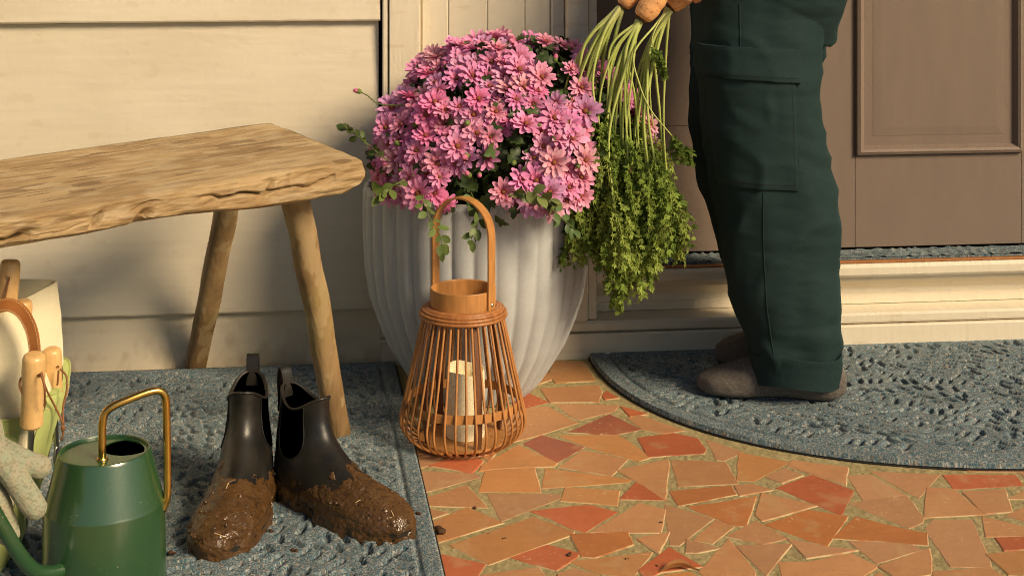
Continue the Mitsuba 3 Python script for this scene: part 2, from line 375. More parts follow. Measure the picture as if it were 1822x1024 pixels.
# ------------------------------------------------------------------ floor: crazy paving in mortar
TILES = [
    ('r', [(0.019, 2.648), (0.031, 2.660), (0.065, 2.614), (0.022, 2.582), (0.004, 2.611)]),
    ('o', [(0.028, 2.582), (0.062, 2.591), (0.112, 2.508), (0.046, 2.449), (-0.007, 2.413), (-0.038, 2.460), (-0.030, 2.542)]),
    ('o', [(-0.195, 2.408), (-0.159, 2.393), (-0.110, 2.378), (-0.069, 2.371), (-0.080, 2.358), (-0.145, 2.306), (-0.168, 2.292)]),
    ('r', [(-0.129, 2.313), (-0.099, 2.339), (-0.073, 2.347), (-0.048, 2.334), (-0.051, 2.320), (-0.064, 2.285)]),
    ('o', [(-0.057, 2.353), (-0.044, 2.368), (-0.016, 2.405), (-0.026, 2.375), (-0.036, 2.334), (-0.047, 2.349)]),
    ('t', [(-0.033, 2.334), (0.011, 2.398), (0.070, 2.325), (0.065, 2.311), (-0.009, 2.304), (-0.049, 2.292), (-0.047, 2.311)]),
    ('b', [(0.020, 2.411), (0.049, 2.448), (0.118, 2.395), (0.071, 2.327)]),
    ('b', [(0.097, 2.462), (0.170, 2.546), (0.218, 2.476), (0.173, 2.452)]),
    ('o', [(0.080, 2.603), (0.188, 2.597), (0.180, 2.567), (0.115, 2.522), (0.101, 2.545)]),
    ('o', [(0.054, 2.685), (0.158, 2.704), (0.163, 2.669), (0.153, 2.614), (0.069, 2.611)]),
    ('t', [(0.082, 2.720), (0.154, 2.730), (0.148, 2.776), (0.136, 2.845), (0.082, 2.845), (0.071, 2.763)]),
    ('o', [(0.030, 2.691), (0.053, 2.717), (0.078, 2.743), (0.069, 2.776), (0.020, 2.790)]),
    ('r', [(0.164, 2.642), (0.173, 2.669), (0.191, 2.635), (0.168, 2.626)]),
    ('r', [(0.195, 2.585), (0.234, 2.550), (0.206, 2.539)]),
    ('o', [(0.201, 2.525), (0.220, 2.545), (0.289, 2.470), (0.254, 2.457), (0.221, 2.476)]),
    ('r', [(0.211, 2.434), (0.273, 2.457), (0.308, 2.434), (0.315, 2.385), (0.309, 2.368), (0.220, 2.351)]),
    ('t', [(0.080, 2.447), (0.175, 2.447), (0.188, 2.431), (0.220, 2.349), (0.203, 2.334), (0.136, 2.383)]),
    ('o', [(0.076, 2.308), (0.116, 2.378), (0.184, 2.341), (0.154, 2.274)]),
    ('o', [(0.166, 2.294), (0.248, 2.337), (0.248, 2.320), (0.227, 2.183), (0.193, 2.249)]),
    ('r', [(0.164, 2.185), (0.192, 2.247), (0.228, 2.179), (0.182, 2.183)]),
    ('t', [(0.054, 2.304), (0.065, 2.299), (0.181, 2.258), (0.180, 2.249), (0.047, 2.225)]),
    ('t', [(0.082, 2.225), (0.161, 2.214), (0.154, 2.162), (0.074, 2.177)]),
    ('r', [(0.029, 2.138), (0.090, 2.156), (0.115, 2.160), (0.152, 2.136), (0.103, 2.068), (0.087, 2.080), (0.056, 2.112)]),
    ('o', [(0.113, 2.065), (0.189, 2.166), (0.224, 2.144), (0.209, 2.065)]),
    ('o', [(0.227, 2.162), (0.290, 2.112), (0.230, 2.024), (0.220, 2.026)]),
    ('o', [(0.176, 2.044), (0.220, 2.063), (0.200, 2.000)]),
    ('c', [(0.083, 2.057), (0.162, 2.065), (0.166, 2.026), (0.112, 1.986), (0.096, 1.989)]),
    ('t', [(0.079, 1.974), (0.190, 2.001), (0.159, 1.929), (0.111, 1.940)]),
    ('r', [(0.170, 1.947), (0.217, 2.015), (0.253, 1.958), (0.197, 1.942), (0.176, 1.922)]),
    ('o', [(0.062, 1.934), (0.083, 1.950), (0.114, 1.929), (0.107, 1.875), (0.064, 1.875)]),
    ('o', [(0.239, 2.001), (0.245, 2.039), (0.284, 2.014), (0.254, 2.001)]),
    ('o', [(0.255, 2.041), (0.295, 2.108), (0.315, 2.085), (0.278, 2.030)]),
    ('c', [(0.261, 2.154), (0.307, 2.168), (0.365, 2.191), (0.333, 2.087), (0.319, 2.091), (0.270, 2.140)]),
    ('c', [(0.239, 2.210), (0.333, 2.230), (0.337, 2.200), (0.246, 2.160)]),
    ('o', [(0.341, 2.234), (0.367, 2.238), (0.393, 2.217), (0.343, 2.197)]),
    ('o', [(0.255, 2.334), (0.295, 2.334), (0.339, 2.327), (0.346, 2.243), (0.255, 2.232)]),
    ('o', [(0.324, 2.428), (0.374, 2.373), (0.340, 2.337), (0.328, 2.339)]),
    ('t', [(0.369, 2.368), (0.442, 2.329), (0.371, 2.252), (0.348, 2.256)]),
    ('o', [(0.396, 2.269), (0.429, 2.301), (0.451, 2.274), (0.415, 2.245)]),
    ('o', [(0.438, 2.313), (0.448, 2.334), (0.528, 2.306), (0.510, 2.238)]),
    ('r', [(0.404, 2.225), (0.468, 2.276), (0.517, 2.214), (0.478, 2.126)]),
    ('o', [(0.378, 2.204), (0.448, 2.158), (0.361, 2.106), (0.355, 2.124)]),
    ('c', [(0.365, 2.093), (0.436, 2.142), (0.486, 2.120), (0.436, 2.024), (0.414, 2.039)]),
    ('o', [(0.303, 2.052), (0.352, 2.101), (0.383, 2.046), (0.347, 2.028)]),
    ('o', [(0.311, 2.021), (0.386, 2.026), (0.336, 1.935)]),
    ('o', [(0.250, 1.943), (0.302, 2.039), (0.323, 1.943), (0.317, 1.922), (0.259, 1.922)]),
    ('o', [(0.387, 2.042), (0.433, 2.017), (0.470, 2.008), (0.401, 1.984)]),
    ('o', [(0.361, 1.972), (0.401, 1.972), (0.462, 1.998), (0.490, 1.960), (0.455, 1.922), (0.357, 1.922)]),
    ('o', [(0.523, 2.272), (0.559, 2.276), (0.590, 2.200), (0.524, 2.177)]),
    ('o', [(0.563, 2.290), (0.664, 2.276), (0.610, 2.191), (0.599, 2.206)]),
    ('o', [(0.500, 2.166), (0.591, 2.195), (0.595, 2.118), (0.588, 2.099), (0.564, 2.080)]),
    ('c', [(0.498, 2.118), (0.561, 2.074), (0.585, 2.063), (0.575, 2.026), (0.451, 2.048), (0.469, 2.074)]),
    ('o', [(0.633, 2.225), (0.670, 2.219), (0.686, 2.128), (0.598, 2.118)]),
    ('r', [(0.673, 2.276), (0.784, 2.276), (0.781, 2.236), (0.672, 2.221)]),
    ('o', [(0.681, 2.208), (0.747, 2.219), (0.730, 2.138), (0.689, 2.130)]),
    ('o', [(0.588, 2.078), (0.609, 2.110), (0.662, 2.108), (0.648, 1.996), (0.641, 1.958), (0.589, 1.960), (0.588, 2.063)]),
    ('o', [(0.683, 2.118), (0.748, 2.072), (0.742, 2.055), (0.667, 2.053)]),
    ('r', [(0.679, 2.046), (0.740, 2.050), (0.728, 2.017), (0.677, 2.007)]),
    ('t', [(0.648, 1.994), (0.730, 2.010), (0.698, 1.922), (0.659, 1.934)]),
    ('o', [(0.720, 2.124), (0.791, 2.179), (0.755, 2.080)]),
    ('o', [(0.743, 2.185), (0.816, 2.247), (0.792, 2.183)]),
    ('o', [(0.471, 2.037), (0.552, 2.028), (0.561, 2.010), (0.492, 1.970)]),
    ('o', [(0.493, 1.958), (0.573, 2.010), (0.554, 1.935), (0.508, 1.922)]),
    ('o', [(0.560, 1.940), (0.638, 1.953), (0.650, 1.922), (0.550, 1.909)]),
    ('o', [(-0.145, 2.290), (-0.061, 2.281), (-0.050, 2.267), (-0.134, 2.208)]),
    ('o', [(-0.129, 2.185), (-0.070, 2.232), (-0.038, 2.152), (-0.127, 2.160)]),
    ('t', [(-0.049, 2.210), (-0.040, 2.299), (0.034, 2.301), (0.042, 2.210)]),
    ('o', [(-0.036, 2.202), (0.071, 2.200), (0.070, 2.185), (-0.015, 2.106)]),
    ('o', [(-0.137, 2.154), (-0.124, 2.148), (-0.096, 2.132), (-0.120, 2.110)]),
    ('t', [(-0.116, 2.095), (-0.066, 2.150), (-0.015, 2.097), (-0.101, 2.035), (-0.111, 2.050)]),
    ('t', [(-0.084, 2.023), (0.031, 2.114), (0.086, 2.068), (0.084, 2.059), (-0.031, 1.965)]),
    ('r', [(-0.102, 1.989), (-0.094, 1.994), (-0.037, 1.965), (-0.048, 1.922), (-0.096, 1.922)]),
    ('r', [(0.001, 1.986), (0.050, 2.024), (0.091, 1.998), (0.086, 1.986), (0.058, 1.948)]),
    ('o', [(-0.041, 1.932), (0.035, 1.955), (0.043, 1.929), (0.035, 1.875), (-0.044, 1.875)])]
# the pieces further out, where the photograph stops, carry the same paving on
TILES = [(k, list(sg.Polygon(p).buffer(0.0030, join_style=2).exterior.coords)[:-1]) for k, p in TILES]   # up to the mortar's edge
polys = [sg.Polygon(p).buffer(0) for _, p in TILES]
done = shapely.union_all([q.buffer(0.006) for q in polys])
pts = np.array([(x, y) for x in np.arange(-0.5, 1.9, 0.105) for y in np.arange(1.35, 2.96, 0.095)]) + rng.uniform(-0.042, 0.042, (23 * 17, 2))
vor = Voronoi(pts)
MATC = W(1.1533, 0.024, 0)[:2]
near_mat = sg.Point(*MATC).buffer(0.55)
for reg in vor.regions:
    if not reg or -1 in reg: continue
    q = sg.Polygon(vor.vertices[reg])
    if q.area > 0.03 or q.area < 0.002: continue
    c = q.centroid
    if c.x < -0.02 and c.y > 1.95 or near_mat.contains(c) or c.y > 2.75 or c.x < -0.35: continue
    q = q.buffer(-0.005).difference(done).buffer(-0.003).buffer(0.003)
    q = max(getattr(q, 'geoms', [q]), key=lambda g: g.area) if not q.is_empty else q
    if q.is_empty or q.area < 0.0018: continue
    q = q.convex_hull if q.convex_hull.difference(q).area < 0.0004 else q
    if c.y < 1.95 or c.x > 0.65:
        TILES.append((random.choice('ooottcr'), list(q.simplify(0.003).exterior.coords)[:-1])); polys.append(q)

gx, gy = np.meshgrid(np.linspace(-3.2, 3.4, 260), np.linspace(0.2, 3.4, 130), indexing='ij')
gp = np.stack([gx, gy, 0.0010 + 0.0012 * nz(np.stack([gx, gy, gx * 0], -1), 22)], -1)
far = np.array([[-40, -40, -0.02], [40, -40, -0.02], [40, 40, -0.02], [-40, 40, -0.02]])
tag('floor', kind='structure', label='terracotta crazy paving floor of irregular tile pieces set in olive mortar')
gs = sheet(gp)
if gs.face_normals[:, 2].mean() < 0: gs.invert()
scene['floor'] = mikit.ply(cat([gs, TM(far, [[0, 1, 2], [0, 2, 3]])]), 'grout', smooth=30)

def tile_mesh(pts, top):
    q = sg.Polygon(pts).buffer(0)
    q = max(getattr(q, 'geoms', [q]), key=lambda g: g.area)
    ring = np.array(sg.polygon.orient(q).exterior.coords)[:-1]
    # ragged, slightly rounded broken edges
    dense = []
    for a, b in zip(ring, np.roll(ring, -1, 0)):
        n = max(1, int(np.linalg.norm(b - a) / 0.016))
        for k in range(n): dense.append(a + (b - a) * k / n)
    dense = np.array(dense) + rng.normal(0, 0.0004, (len(dense), 2))
    q = sg.Polygon(dense).buffer(0).buffer(-0.0015).buffer(0.0015)
    q = q.simplify(0.0004).buffer(0)
    q = max(getattr(q, 'geoms', [q]), key=lambda g: g.area)
    outer = sg.polygon.orient(q)
    O = np.array(outer.exterior.coords)[:-1]
    c = np.array(outer.centroid.coords[0])
    n = len(O)
    tn = np.roll(O, -1, 0) - np.roll(O, 1, 0); tn /= np.linalg.norm(tn, axis=1, keepdims=True) + 1e-9
    inn = O + np.stack([-tn[:, 1], tn[:, 0]], -1) * 0.0016
    tx, ty = rng.normal(0, 0.0035, 2)
    def z(p, dz): return np.column_stack([p, top + dz + (p - c) @ np.array([tx, ty])])
    P = np.stack([np.column_stack([O, np.full(n, -0.008)]), z(O, -0.0011), z(inn, 0.0)])
    v = P.reshape(-1, 3)
    f = grid_faces(3, n, True)
    fill = sg.Polygon(inn).buffer(0)
    tv, tf = trimesh.creation.triangulate_polygon(max(getattr(fill, 'geoms', [fill]), key=lambda g: g.area), engine='earcut')
    k = len(v)
    v = np.vstack([v, z(np.array(tv)[:, :2], 0.0)])
    tf = np.array(tf)
    e1, e2 = tv[tf[:, 1]] - tv[tf[:, 0]], tv[tf[:, 2]] - tv[tf[:, 0]]
    if (e1[:, 0] * e2[:, 1] - e1[:, 1] * e2[:, 0]).sum() < 0: tf = tf[:, ::-1]
    uy = np.ones(len(v)); uy[:2 * n] = 0.0
    return TM(v, np.vstack([f, tf + k])), uy
for i, (k, p) in enumerate(TILES):
    m, uy = tile_mesh(p, 0.0022 + rng.uniform(-0.0008, 0.0008))
    put('tile', m, 'tile_' + k, False, 'floor', uv=np.column_stack([np.full(len(m.vertices), (i + 0.5) / 7919.0), uy]))

# ------------------------------------------------------------------ house front: siding, trim, door, threshold
H = thing('house_front', 'cream painted house front with lapped siding, taupe panelled door and stepped threshold', 'house wall')
def strip(prof, s0, s1, n=2, wob=0.0, seed=0, ends=True):
    """A profile (d, z) run along the wall from s0 to s1."""
    s = np.linspace(s0, s1, n)
    pr = np.asarray(prof, float)
    P = np.empty((n, len(pr), 3))
    for i, a in enumerate(s):
        for j, (d, z) in enumerate(pr): P[i, j] = W(a, d, z)
    if wob:
        w = nz(np.stack([s * 40, s * 0, s * 0 + seed], -1), 1.0, seed, 4) * wob
        low = pr[:, 1] < pr[:, 1].min() + 0.004
        P[:, low, 2] += w[:, None]
        w2 = nz(np.stack([s * 6, s * 0, s * 0 + seed], -1), 1.0, seed + 3, 2) * wob * 2
        P += (WN * 1.0)[None, None] * w2[:, None, None]
    return loft(P)
for k, z0 in enumerate((-0.175, 0.107, 0.387, 0.666, 0.945, 1.225, 1.505, 1.785, 2.065, 2.345)):
    pr = [(0.0085, z0 + 0.001), (0.0235, z0), (0.0255, z0 + 0.003), (0.0165, z0 + 0.12), (0.0078, z0 + 0.285), (0.0, z0 + 0.295)]
    end = -0.0045 - (0.0 if k != 2 else 0.003)
    put('siding_board', strip(pr, -2.3, end, 260, 0.0016, k * 7 + 1), 'paint_siding', 25, H)
put('sheathing', strip([(-0.12, -0.1), (-0.10, -0.1), (-0.10, 2.6), (-0.12, 2.6)], -2.4, 2.6), 'dark_gap', False, H)
def vbox(s0, s1, d0, d1, z0, z1, bev=0.002):
    m = box([0, 0, 0], [s1 - s0, d1 - d0, z1 - z0], bev)
    v = m.vertices + [(s0 + s1) / 2, (d0 + d1) / 2, (z0 + z1) / 2]
    return TM(WO + v[:, :1] * WU + v[:, 1:2] * WN + v[:, 2:] * [0, 0, 1], m.faces[:, ::-1])
put('corner_board', cat([vbox(0.0, 0.011, -0.05, 0.031, 0.0745, 2.6), vbox(0.0125, 0.072, -0.05, 0.036, 0.0745, 2.6)]), 'paint_trim', False, H)
sp = put('side_panel', vbox(0.073, 0.361, -0.05, -0.013, 0.0745, 2.6), 'paint_trim', False, H)
for a, b, d in ((0.078, 0.1295, 0.0055), (0.1303, 0.2065, 0.005), (0.2073, 0.2815, 0.0055), (0.2823, 0.3335, 0.005), (0.3343, 0.3605, 0.012)):
    put('board', vbox(a, b, -0.0125, d - 0.014, 0.0745, 2.6), 'paint_trim', False, sp)
put('door_post', cat([vbox(0.362, 0.402, -0.05, 0.036, 0.0745, 2.6), vbox(0.4035, 0.421, -0.09, 0.024, 0.0745, 2.6)]), 'paint_trim', False, H)
th = put('threshold', vbox(0.4225, 1.9, -0.09, 0.010, 0.141, 0.1655), 'paint_trim', False, H)
put('sill_board', strip([(-0.05, 0.0), (0.037, 0.0), (0.036, 0.047), (0.034, 0.0495), (-0.05, 0.0495)], -0.004, 1.9, 90, 0.001, 5), 'paint_trim', 25, th)
put('sill_board', strip([(-0.05, 0.0525), (0.029, 0.0525), (0.031, 0.056), (0.031, 0.068), (0.027, 0.0725), (-0.05, 0.0745)], -0.004, 1.9, 90, 0.001, 6), 'paint_trim', 25, th)
put('sill_board', strip([(-0.09, 0.0755), (-0.030, 0.0755), (-0.030, 0.092), (-0.033, 0.0935), (-0.033, 0.106), (-0.028, 0.112), (-0.015, 0.122), (0.0, 0.130), (0.006, 0.1395), (-0.09, 0.1395)], 0.4225, 1.9, 90, 0.0008, 9), 'paint_trim', 25, th)
put('nosing', strip([(0.0, 0.140), (0.014, 0.1405), (0.018, 0.146), (0.018, 0.160), (0.013, 0.1665), (0.0, 0.1672)], 0.4225, 1.9, 90, 0.0008, 12), 'paint_trim', 25, th)
put('edge_strip', vbox(0.4225, 1.9, -0.004, 0.010, 0.1676, 0.1712, 0.001), 'rattan_red', False, th)
door = put('door', vbox(0.4235, 1.40, -0.097, -0.072, 0.181, 2.3), 'paint_door', False, H)
put('door_rail', vbox(0.4238, 0.90, -0.0718, -0.070, 0.181, 0.4365, 0.0008), 'paint_door', False, door)
put('door_stile', vbox(0.4238, 0.90, -0.0718, -0.070, 0.4385, 2.29, 0.0008), 'paint_door', False, door)
put('door_stile', cat([vbox(0.9012, 0.979, -0.0718, -0.070, 0.181, 2.29, 0.0008), vbox(0.9795, 1.34, -0.0718, -0.070, 0.181, 0.372, 0.0008), vbox(1.3405, 1.40, -0.0718, -0.070, 0.181, 2.29, 0.0008)]), 'paint_door', False, door)
def panel_ring(s0, s1, z0, z1, steps):
    """Mitred moulding round a panel: steps (inset, depth)."""
    P = np.array([[W(s0 + i, d, z0 + i), W(s1 - i, d, z0 + i), W(s1 - i, d, z1 - i), W(s0 + i, d, z1 - i)] for i, d in steps])
    m = loft(P, False, True)
    n = m.face_normals[-1]
    if n.dot(WN) < 0: m.invert()
    return m
put('door_moulding', panel_ring(0.979, 1.341, 0.372, 1.6, [(0, -0.0702), (0.002, -0.060), (0.008, -0.057), (0.013, -0.060), (0.022, -0.076), (0.034, -0.077), (0.036, -0.0745)]), 'paint_door', False, door)
put('door_panel', panel_ring(1.0155, 1.3045, 0.4085, 1.5635, [(0, -0.090), (0.0005, -0.0735), (0.003, -0.0715), (0.02, -0.0705)]), 'paint_door', False, door)

# ------------------------------------------------------------------ carpet mats with pressed relief
def leaf_bars(region, seed):
    """Short raised bars, set close along swirling leaf veins: centre, angle, half length, half width, height."""
    r = np.random.default_rng(seed)
    x0, x1, y0, y1 = region
    B = []
    n = int((x1 - x0) * (y1 - y0) / 0.023 ** 2 * 9)
    P = r.uniform((x0, y0), (x1, y1), (n, 2))
    cell = {}
    for x, y in P:
        i, j = int(x / 0.032), int(y / 0.032)
        vein = 2.2 * math.sin(x * 13 + 1.3 * math.sin(y * 9 + seed)) + 1.7 * math.sin(y * 15 + 1.1 * math.sin(x * 11))
        side = 1 if math.sin(x * 21 + 3 * math.sin(y * 7)) + math.sin(y * 25 + 2 * math.sin(x * 9)) > 0 else -1
        a = 0.5 * vein + side * 0.75
        c, q = math.cos(a), math.sin(a)
        ok = True
        for di in (-1, 0, 1):
            for dj in (-1, 0, 1):
                for u, v in cell.get((i + di, j + dj), ()):
                    dx, dy = u - x, v - y
                    if ((dx * c + dy * q) / 0.033) ** 2 + ((-dx * q + dy * c) / 0.0165) ** 2 < 1: ok = False; break
                if not ok: break
            if not ok: break
        if not ok: continue
        cell.setdefault((i, j), []).append((x, y))
        B.append((x, y, a + r.normal(0, 0.15), r.uniform(0.0080, 0.0140), r.uniform(0.0030, 0.0043), r.uniform(0.75, 1.0)))
    return np.array(B)
def relief(xy, B, height):
    h = np.zeros(len(xy)); tree = cKDTree(xy)
    for x, y, a, l, w, k in B:
        idx = tree.query_ball_point((x, y), l + 0.016)
        if not idx: continue
        d = xy[idx] - (x, y)
        u = d @ (math.cos(a), math.sin(a)); v = d @ (-math.sin(a), math.cos(a)) + 6.0 * (u / 0.1) ** 2 * 0.01
        dist = np.hypot(np.maximum(np.abs(u) - l, 0), v) / w
        s = 1 / (1 + np.exp((dist - 1.0) * 8))
        h[idx] = np.maximum(h[idx], s * k * height)
    return h
def fibres(xy, seed):
    p = np.column_stack([xy, np.zeros(len(xy))])
    return 0.0016 * nz(p, 330, seed, 2) + 0.0006 * nz(p, 50, seed + 1, 3)

# the straight mat by the bench
mo, ml, md = np.array([-0.224, 2.815]), -np.array([math.cos(WA), math.sin(WA)]), np.array([0.150, -0.9887])
U, V = np.meshgrid(np.linspace(0, 1.06, 400), np.linspace(0, 1.16, 430), indexing='ij')
xy = (mo + U[..., None] * ml + V[..., None] * md).reshape(-1, 2)
u, v = U.ravel(), V.ravel()
B = leaf_bars((0.05, 1.01, 0.05, 1.11), 3)
z = 0.0125 - relief(np.column_stack([u, v]), B[(B[:, 0] > 0.045)], 0.0070) + fibres(xy, 4)
border = np.minimum(u, np.minimum(v, 1.16 - v))
z -= 0.0052 * np.exp(-((border - 0.031) / 0.0035) ** 2)
edge = np.minimum(u, np.minimum(v, np.minimum(1.16 - v, 1.06 - u)))
z = np.where(edge < 0.001, 0.004, z)
mat1 = TM(np.column_stack([xy, z]), grid_faces(400, 430))
if mat1.face_normals[:, 2].mean() < 0: mat1.invert()
M1 = thing('straight_mat', 'blue grey ribbed rectangular doormat under the boots and watering can', 'doormat')
put('pile', mat1, 'carpet', True, M1)
bp = [mo, mo + 1.06 * ml, mo + 1.06 * ml + 1.16 * md, mo + 1.16 * md]
put('backing', extrude(sg.Polygon(bp).buffer(0.0015), 0.0045, 0.0012), 'rubber_edge', False, M1)

# the half-round mat at the door
def sup(phi, r, p=2.4):
    c, s = np.cos(phi), np.sin(phi)
    x = np.sign(c) * np.abs(c) ** (2 / p) * 0.75 * r; y = np.abs(s) ** (2 / p) * 0.66 * r
    return x, y
R, PH = np.meshgrid(np.linspace(0.004, 1, 250) ** 0.8, np.linspace(0, PI, 560), indexing='ij')
sx, sy = sup(PH, R)
loc = np.stack([sx, sy], -1).reshape(-1, 2)
xy = MATC + loc[:, :1] * WU[:2] + loc[:, 1:] * WN[:2]
B = leaf_bars((-0.73, 0.73, 0.03, 0.66), 11)
ex = (np.abs(B[:, 0]) / 0.70) ** 2.4 + (B[:, 1] / 0.605) ** 2.4
rr = R.ravel()
bord = (1 - rr) * 0.68
z = 0.0125 - relief(loc, B[ex < 1], 0.0070) + fibres(xy, 8)
z -= 0.0045 * np.exp(-((bord - 0.034) / 0.0035) ** 2)
z = np.where(rr > 0.9985, 0.005, z)
mat2 = TM(np.column_stack([xy, z]), grid_faces(250, 560))
if mat2.face_normals[:, 2].mean() < 0: mat2.invert()
M2 = thing('half_round_mat', 'blue grey half-round doormat with leaf relief in front of the threshold', 'doormat')
put('pile', mat2, 'carpet', True, M2)
ox, oy = sup(np.linspace(0, PI, 160), 1.0)
o2 = MATC + ox[:, None] * WU[:2] + oy[:, None] * WN[:2]
put('backing', extrude(sg.Polygon(o2).buffer(0.0016), 0.0030, 0.0012), 'rubber_edge', 30, M2)

# the strip on the threshold
U, V = np.meshgrid(np.linspace(0.425, 1.85, 380), np.linspace(-0.0705, -0.004, 24), indexing='ij')
B = leaf_bars((0.42, 1.86, -0.08, 0.0), 21)
loc = np.column_stack([U.ravel(), V.ravel()])
zz = 0.176 + relief(loc, B, 0.003) + 0.5 * fibres(loc, 3)
P3 = np.array([W(a, d, z) for (a, d), z in zip(loc, zz)])
m = TM(P3, grid_faces(380, 24))
if m.face_normals[:, 2].mean() < 0: m.invert()
put('threshold_mat', cat([m, vbox(0.425, 1.85, -0.0705, -0.0045, 0.1715, 0.1745, 0.0)]), 'carpet', 30)
tag('threshold_mat', 'narrow dark blue grey carpet strip lying on the threshold at the foot of the door', 'mat')

# ------------------------------------------------------------------ bench
BN = thing('bench', 'weathered hand-hewn wooden plank bench with splayed round legs', 'bench')
FR, BR = np.array([-0.226, 2.25]), np.array([-0.427, 2.635])
nL = 520
L = np.linspace(0, -1.0, nL)
# section: t across (0 front .. 1 back), h in the thickness (0 under .. 1 top); dense on the hewn front face
top_t = np.linspace(0.02, 0.98, 44); side_h = np.linspace(0.90, 0.08, 34)
sec = [(t, 1.0) for t in top_t[::-1]] + [(0.008, 0.975)] + [(0.0, h) for h in side_h] + [(0.010, 0.02)] + [(t, 0.0) for t in np.linspace(0.03, 0.97, 22)] + [(1.0, h) for h in np.linspace(0.1, 0.9, 8)]
sec = np.array(sec); nR = len(sec)
P = np.empty((nL, nR, 3))
t, h = sec[:, 0], sec[:, 1]
for i, l in enumerate(L):
    e = max(0.0, 1 - (-l) / 0.06)
    lz = nz(np.array([l * 6, 0.3, 0.2]), 1, 2, 3)
    thick = 0.030 + 0.025 * math.exp(l * 2.2) + 0.022 * lz
    ends = e ** 2.5 * 0.011
    z0, z1 = 0.500 - thick + ends * 1.0, 0.500 - 0.10 * ends
    belly = 0.018 * np.sin(PI * t) * (1 - e)
    z = z0 + (z1 - z0) * h - belly * (h < 0.3)
    wob = 0.016 * nz(np.array([[l * 8, 0.1, 0.7]]), 1, 19, 3) * (1 - t) + 0.016 * nz(np.array([[l * 6, 3.1, 0.7]]), 1, 29, 3) * t
    P[i, :, :2] = FR + t[:, None] * (BR - FR) + BD[:2] * l - BD[:2] * (0.010 * e * np.abs(2 * h - 1) ** 2)[:, None] + wob[:, None] * BW[:2]
    P[i, :, 2] = z
slab = loft(P)
vn = slab.vertex_normals; vv = slab.vertices.copy()
lw = np.column_stack([vv @ BD, vv @ BW, vv[:, 2]])
ll = lw[:, 0] - FR @ BD[:2]
front = np.clip((-(vn @ BW) - 0.15) / 0.3, 0, 1)
topf = np.clip((vn[:, 2] - 0.5) / 0.3, 0, 1)
d = 0.010 * front * nz(lw * [7, 5, 26], 3, 5, 4) + 0.0030 * front * nz(lw * [30, 40, 110], 1, 7, 3)
d += topf * (0.0030 * nz(lw * [8, 26, 1], 1, 6, 3) + 0.0016 * nz(lw * [26, 70, 1], 1, 16, 3) * np.clip(-ll / 0.4, 0.2, 1))
# a checked crust along the top of the front edge, overhanging the recessed wood below it, with knots
crack = 0.481 + 0.007 * np.sin(ll * 15 + 0.6) + 0.014 * nz(np.column_stack([ll * 26, ll * 0, ll * 0]), 1, 3, 3)
open_ = np.clip(0.55 + 2.2 * nz(np.column_stack([ll * 9, ll * 0, ll * 0 + 4]), 1, 13, 2), 0, 1) * (ll > -0.95) * (ll < -0.06)
below = np.clip((crack - lw[:, 2]) / 0.0016, 0, 1)
d -= front * open_ * below * (0.0075 - 0.006 * np.clip((crack - lw[:, 2]) / 0.016, 0, 1))
d -= front * open_ * 0.010 * np.exp(-((lw[:, 2] - crack + 0.002) / 0.0020) ** 2)
for k0, z0_, ww in ((-0.185, 0.476, 0.0045), (-0.395, 0.470, 0.011), (-0.575, 0.474, 0.014), (-0.47, 0.478, 0.005)):
    d -= front * 0.017 * np.exp(-((ll - k0 - (lw[:, 2] - z0_) * 0.8) / ww) ** 2 - ((lw[:, 2] - z0_) / 0.008) ** 2)
slab.vertices = vv + vn * d[:, None]
put('seat', slab, 'bench_wood', 40, BN)
def hewn_leg(a, b, r0, r1, seed):
    a, b = np.array(a, float), np.array(b, float)
    p = a + (b - a) * np.linspace(0, 1, 60)[:, None]
    p[:, 0] += 0.010 * nz(np.column_stack([np.linspace(0, 3, 60), np.zeros(60), np.zeros(60)]), 1, seed, 2)
    t, A, C = frames(p)
    an = np.arange(26) * 2 * PI / 26
    r = np.linspace(r0, r1, 60)[:, None] * (1 + 0.035 * np.cos(an * 4 + seed)[None] + 0.02 * np.cos(an * 3 + 1)[None])
    r = r * (1 + 0.16 * nz(np.stack(np.broadcast_arrays(np.cos(an)[None] * 1.2, np.sin(an)[None] * 1.2, np.linspace(0, 9, 60)[:, None]), -1), 1, seed, 3))
    return loft(p[:, None] + r[..., None] * (np.cos(an)[None, :, None] * A[:, None] + np.sin(an)[None, :, None] * C[:, None]))
put('leg', hewn_leg((-0.350, 2.300, 0.468), (-0.288, 2.434, 0.0), 0.0225, 0.0195, 3), 'leg_wood', 40, BN)
put('leg', hewn_leg((-0.480, 2.560, 0.468), (-0.603, 2.795, 0.010), 0.0225, 0.021, 5), 'leg_wood', 40, BN)
put('leg', hewn_leg((-0.93, 1.66, 0.468), (-1.03, 1.52, 0.0), 0.0225, 0.02, 8), 'leg_wood', 40, BN)
put('leg', hewn_leg((-1.06, 1.92, 0.468), (-1.22, 1.98, 0.0), 0.0225, 0.02, 9), 'leg_wood', 40, BN)

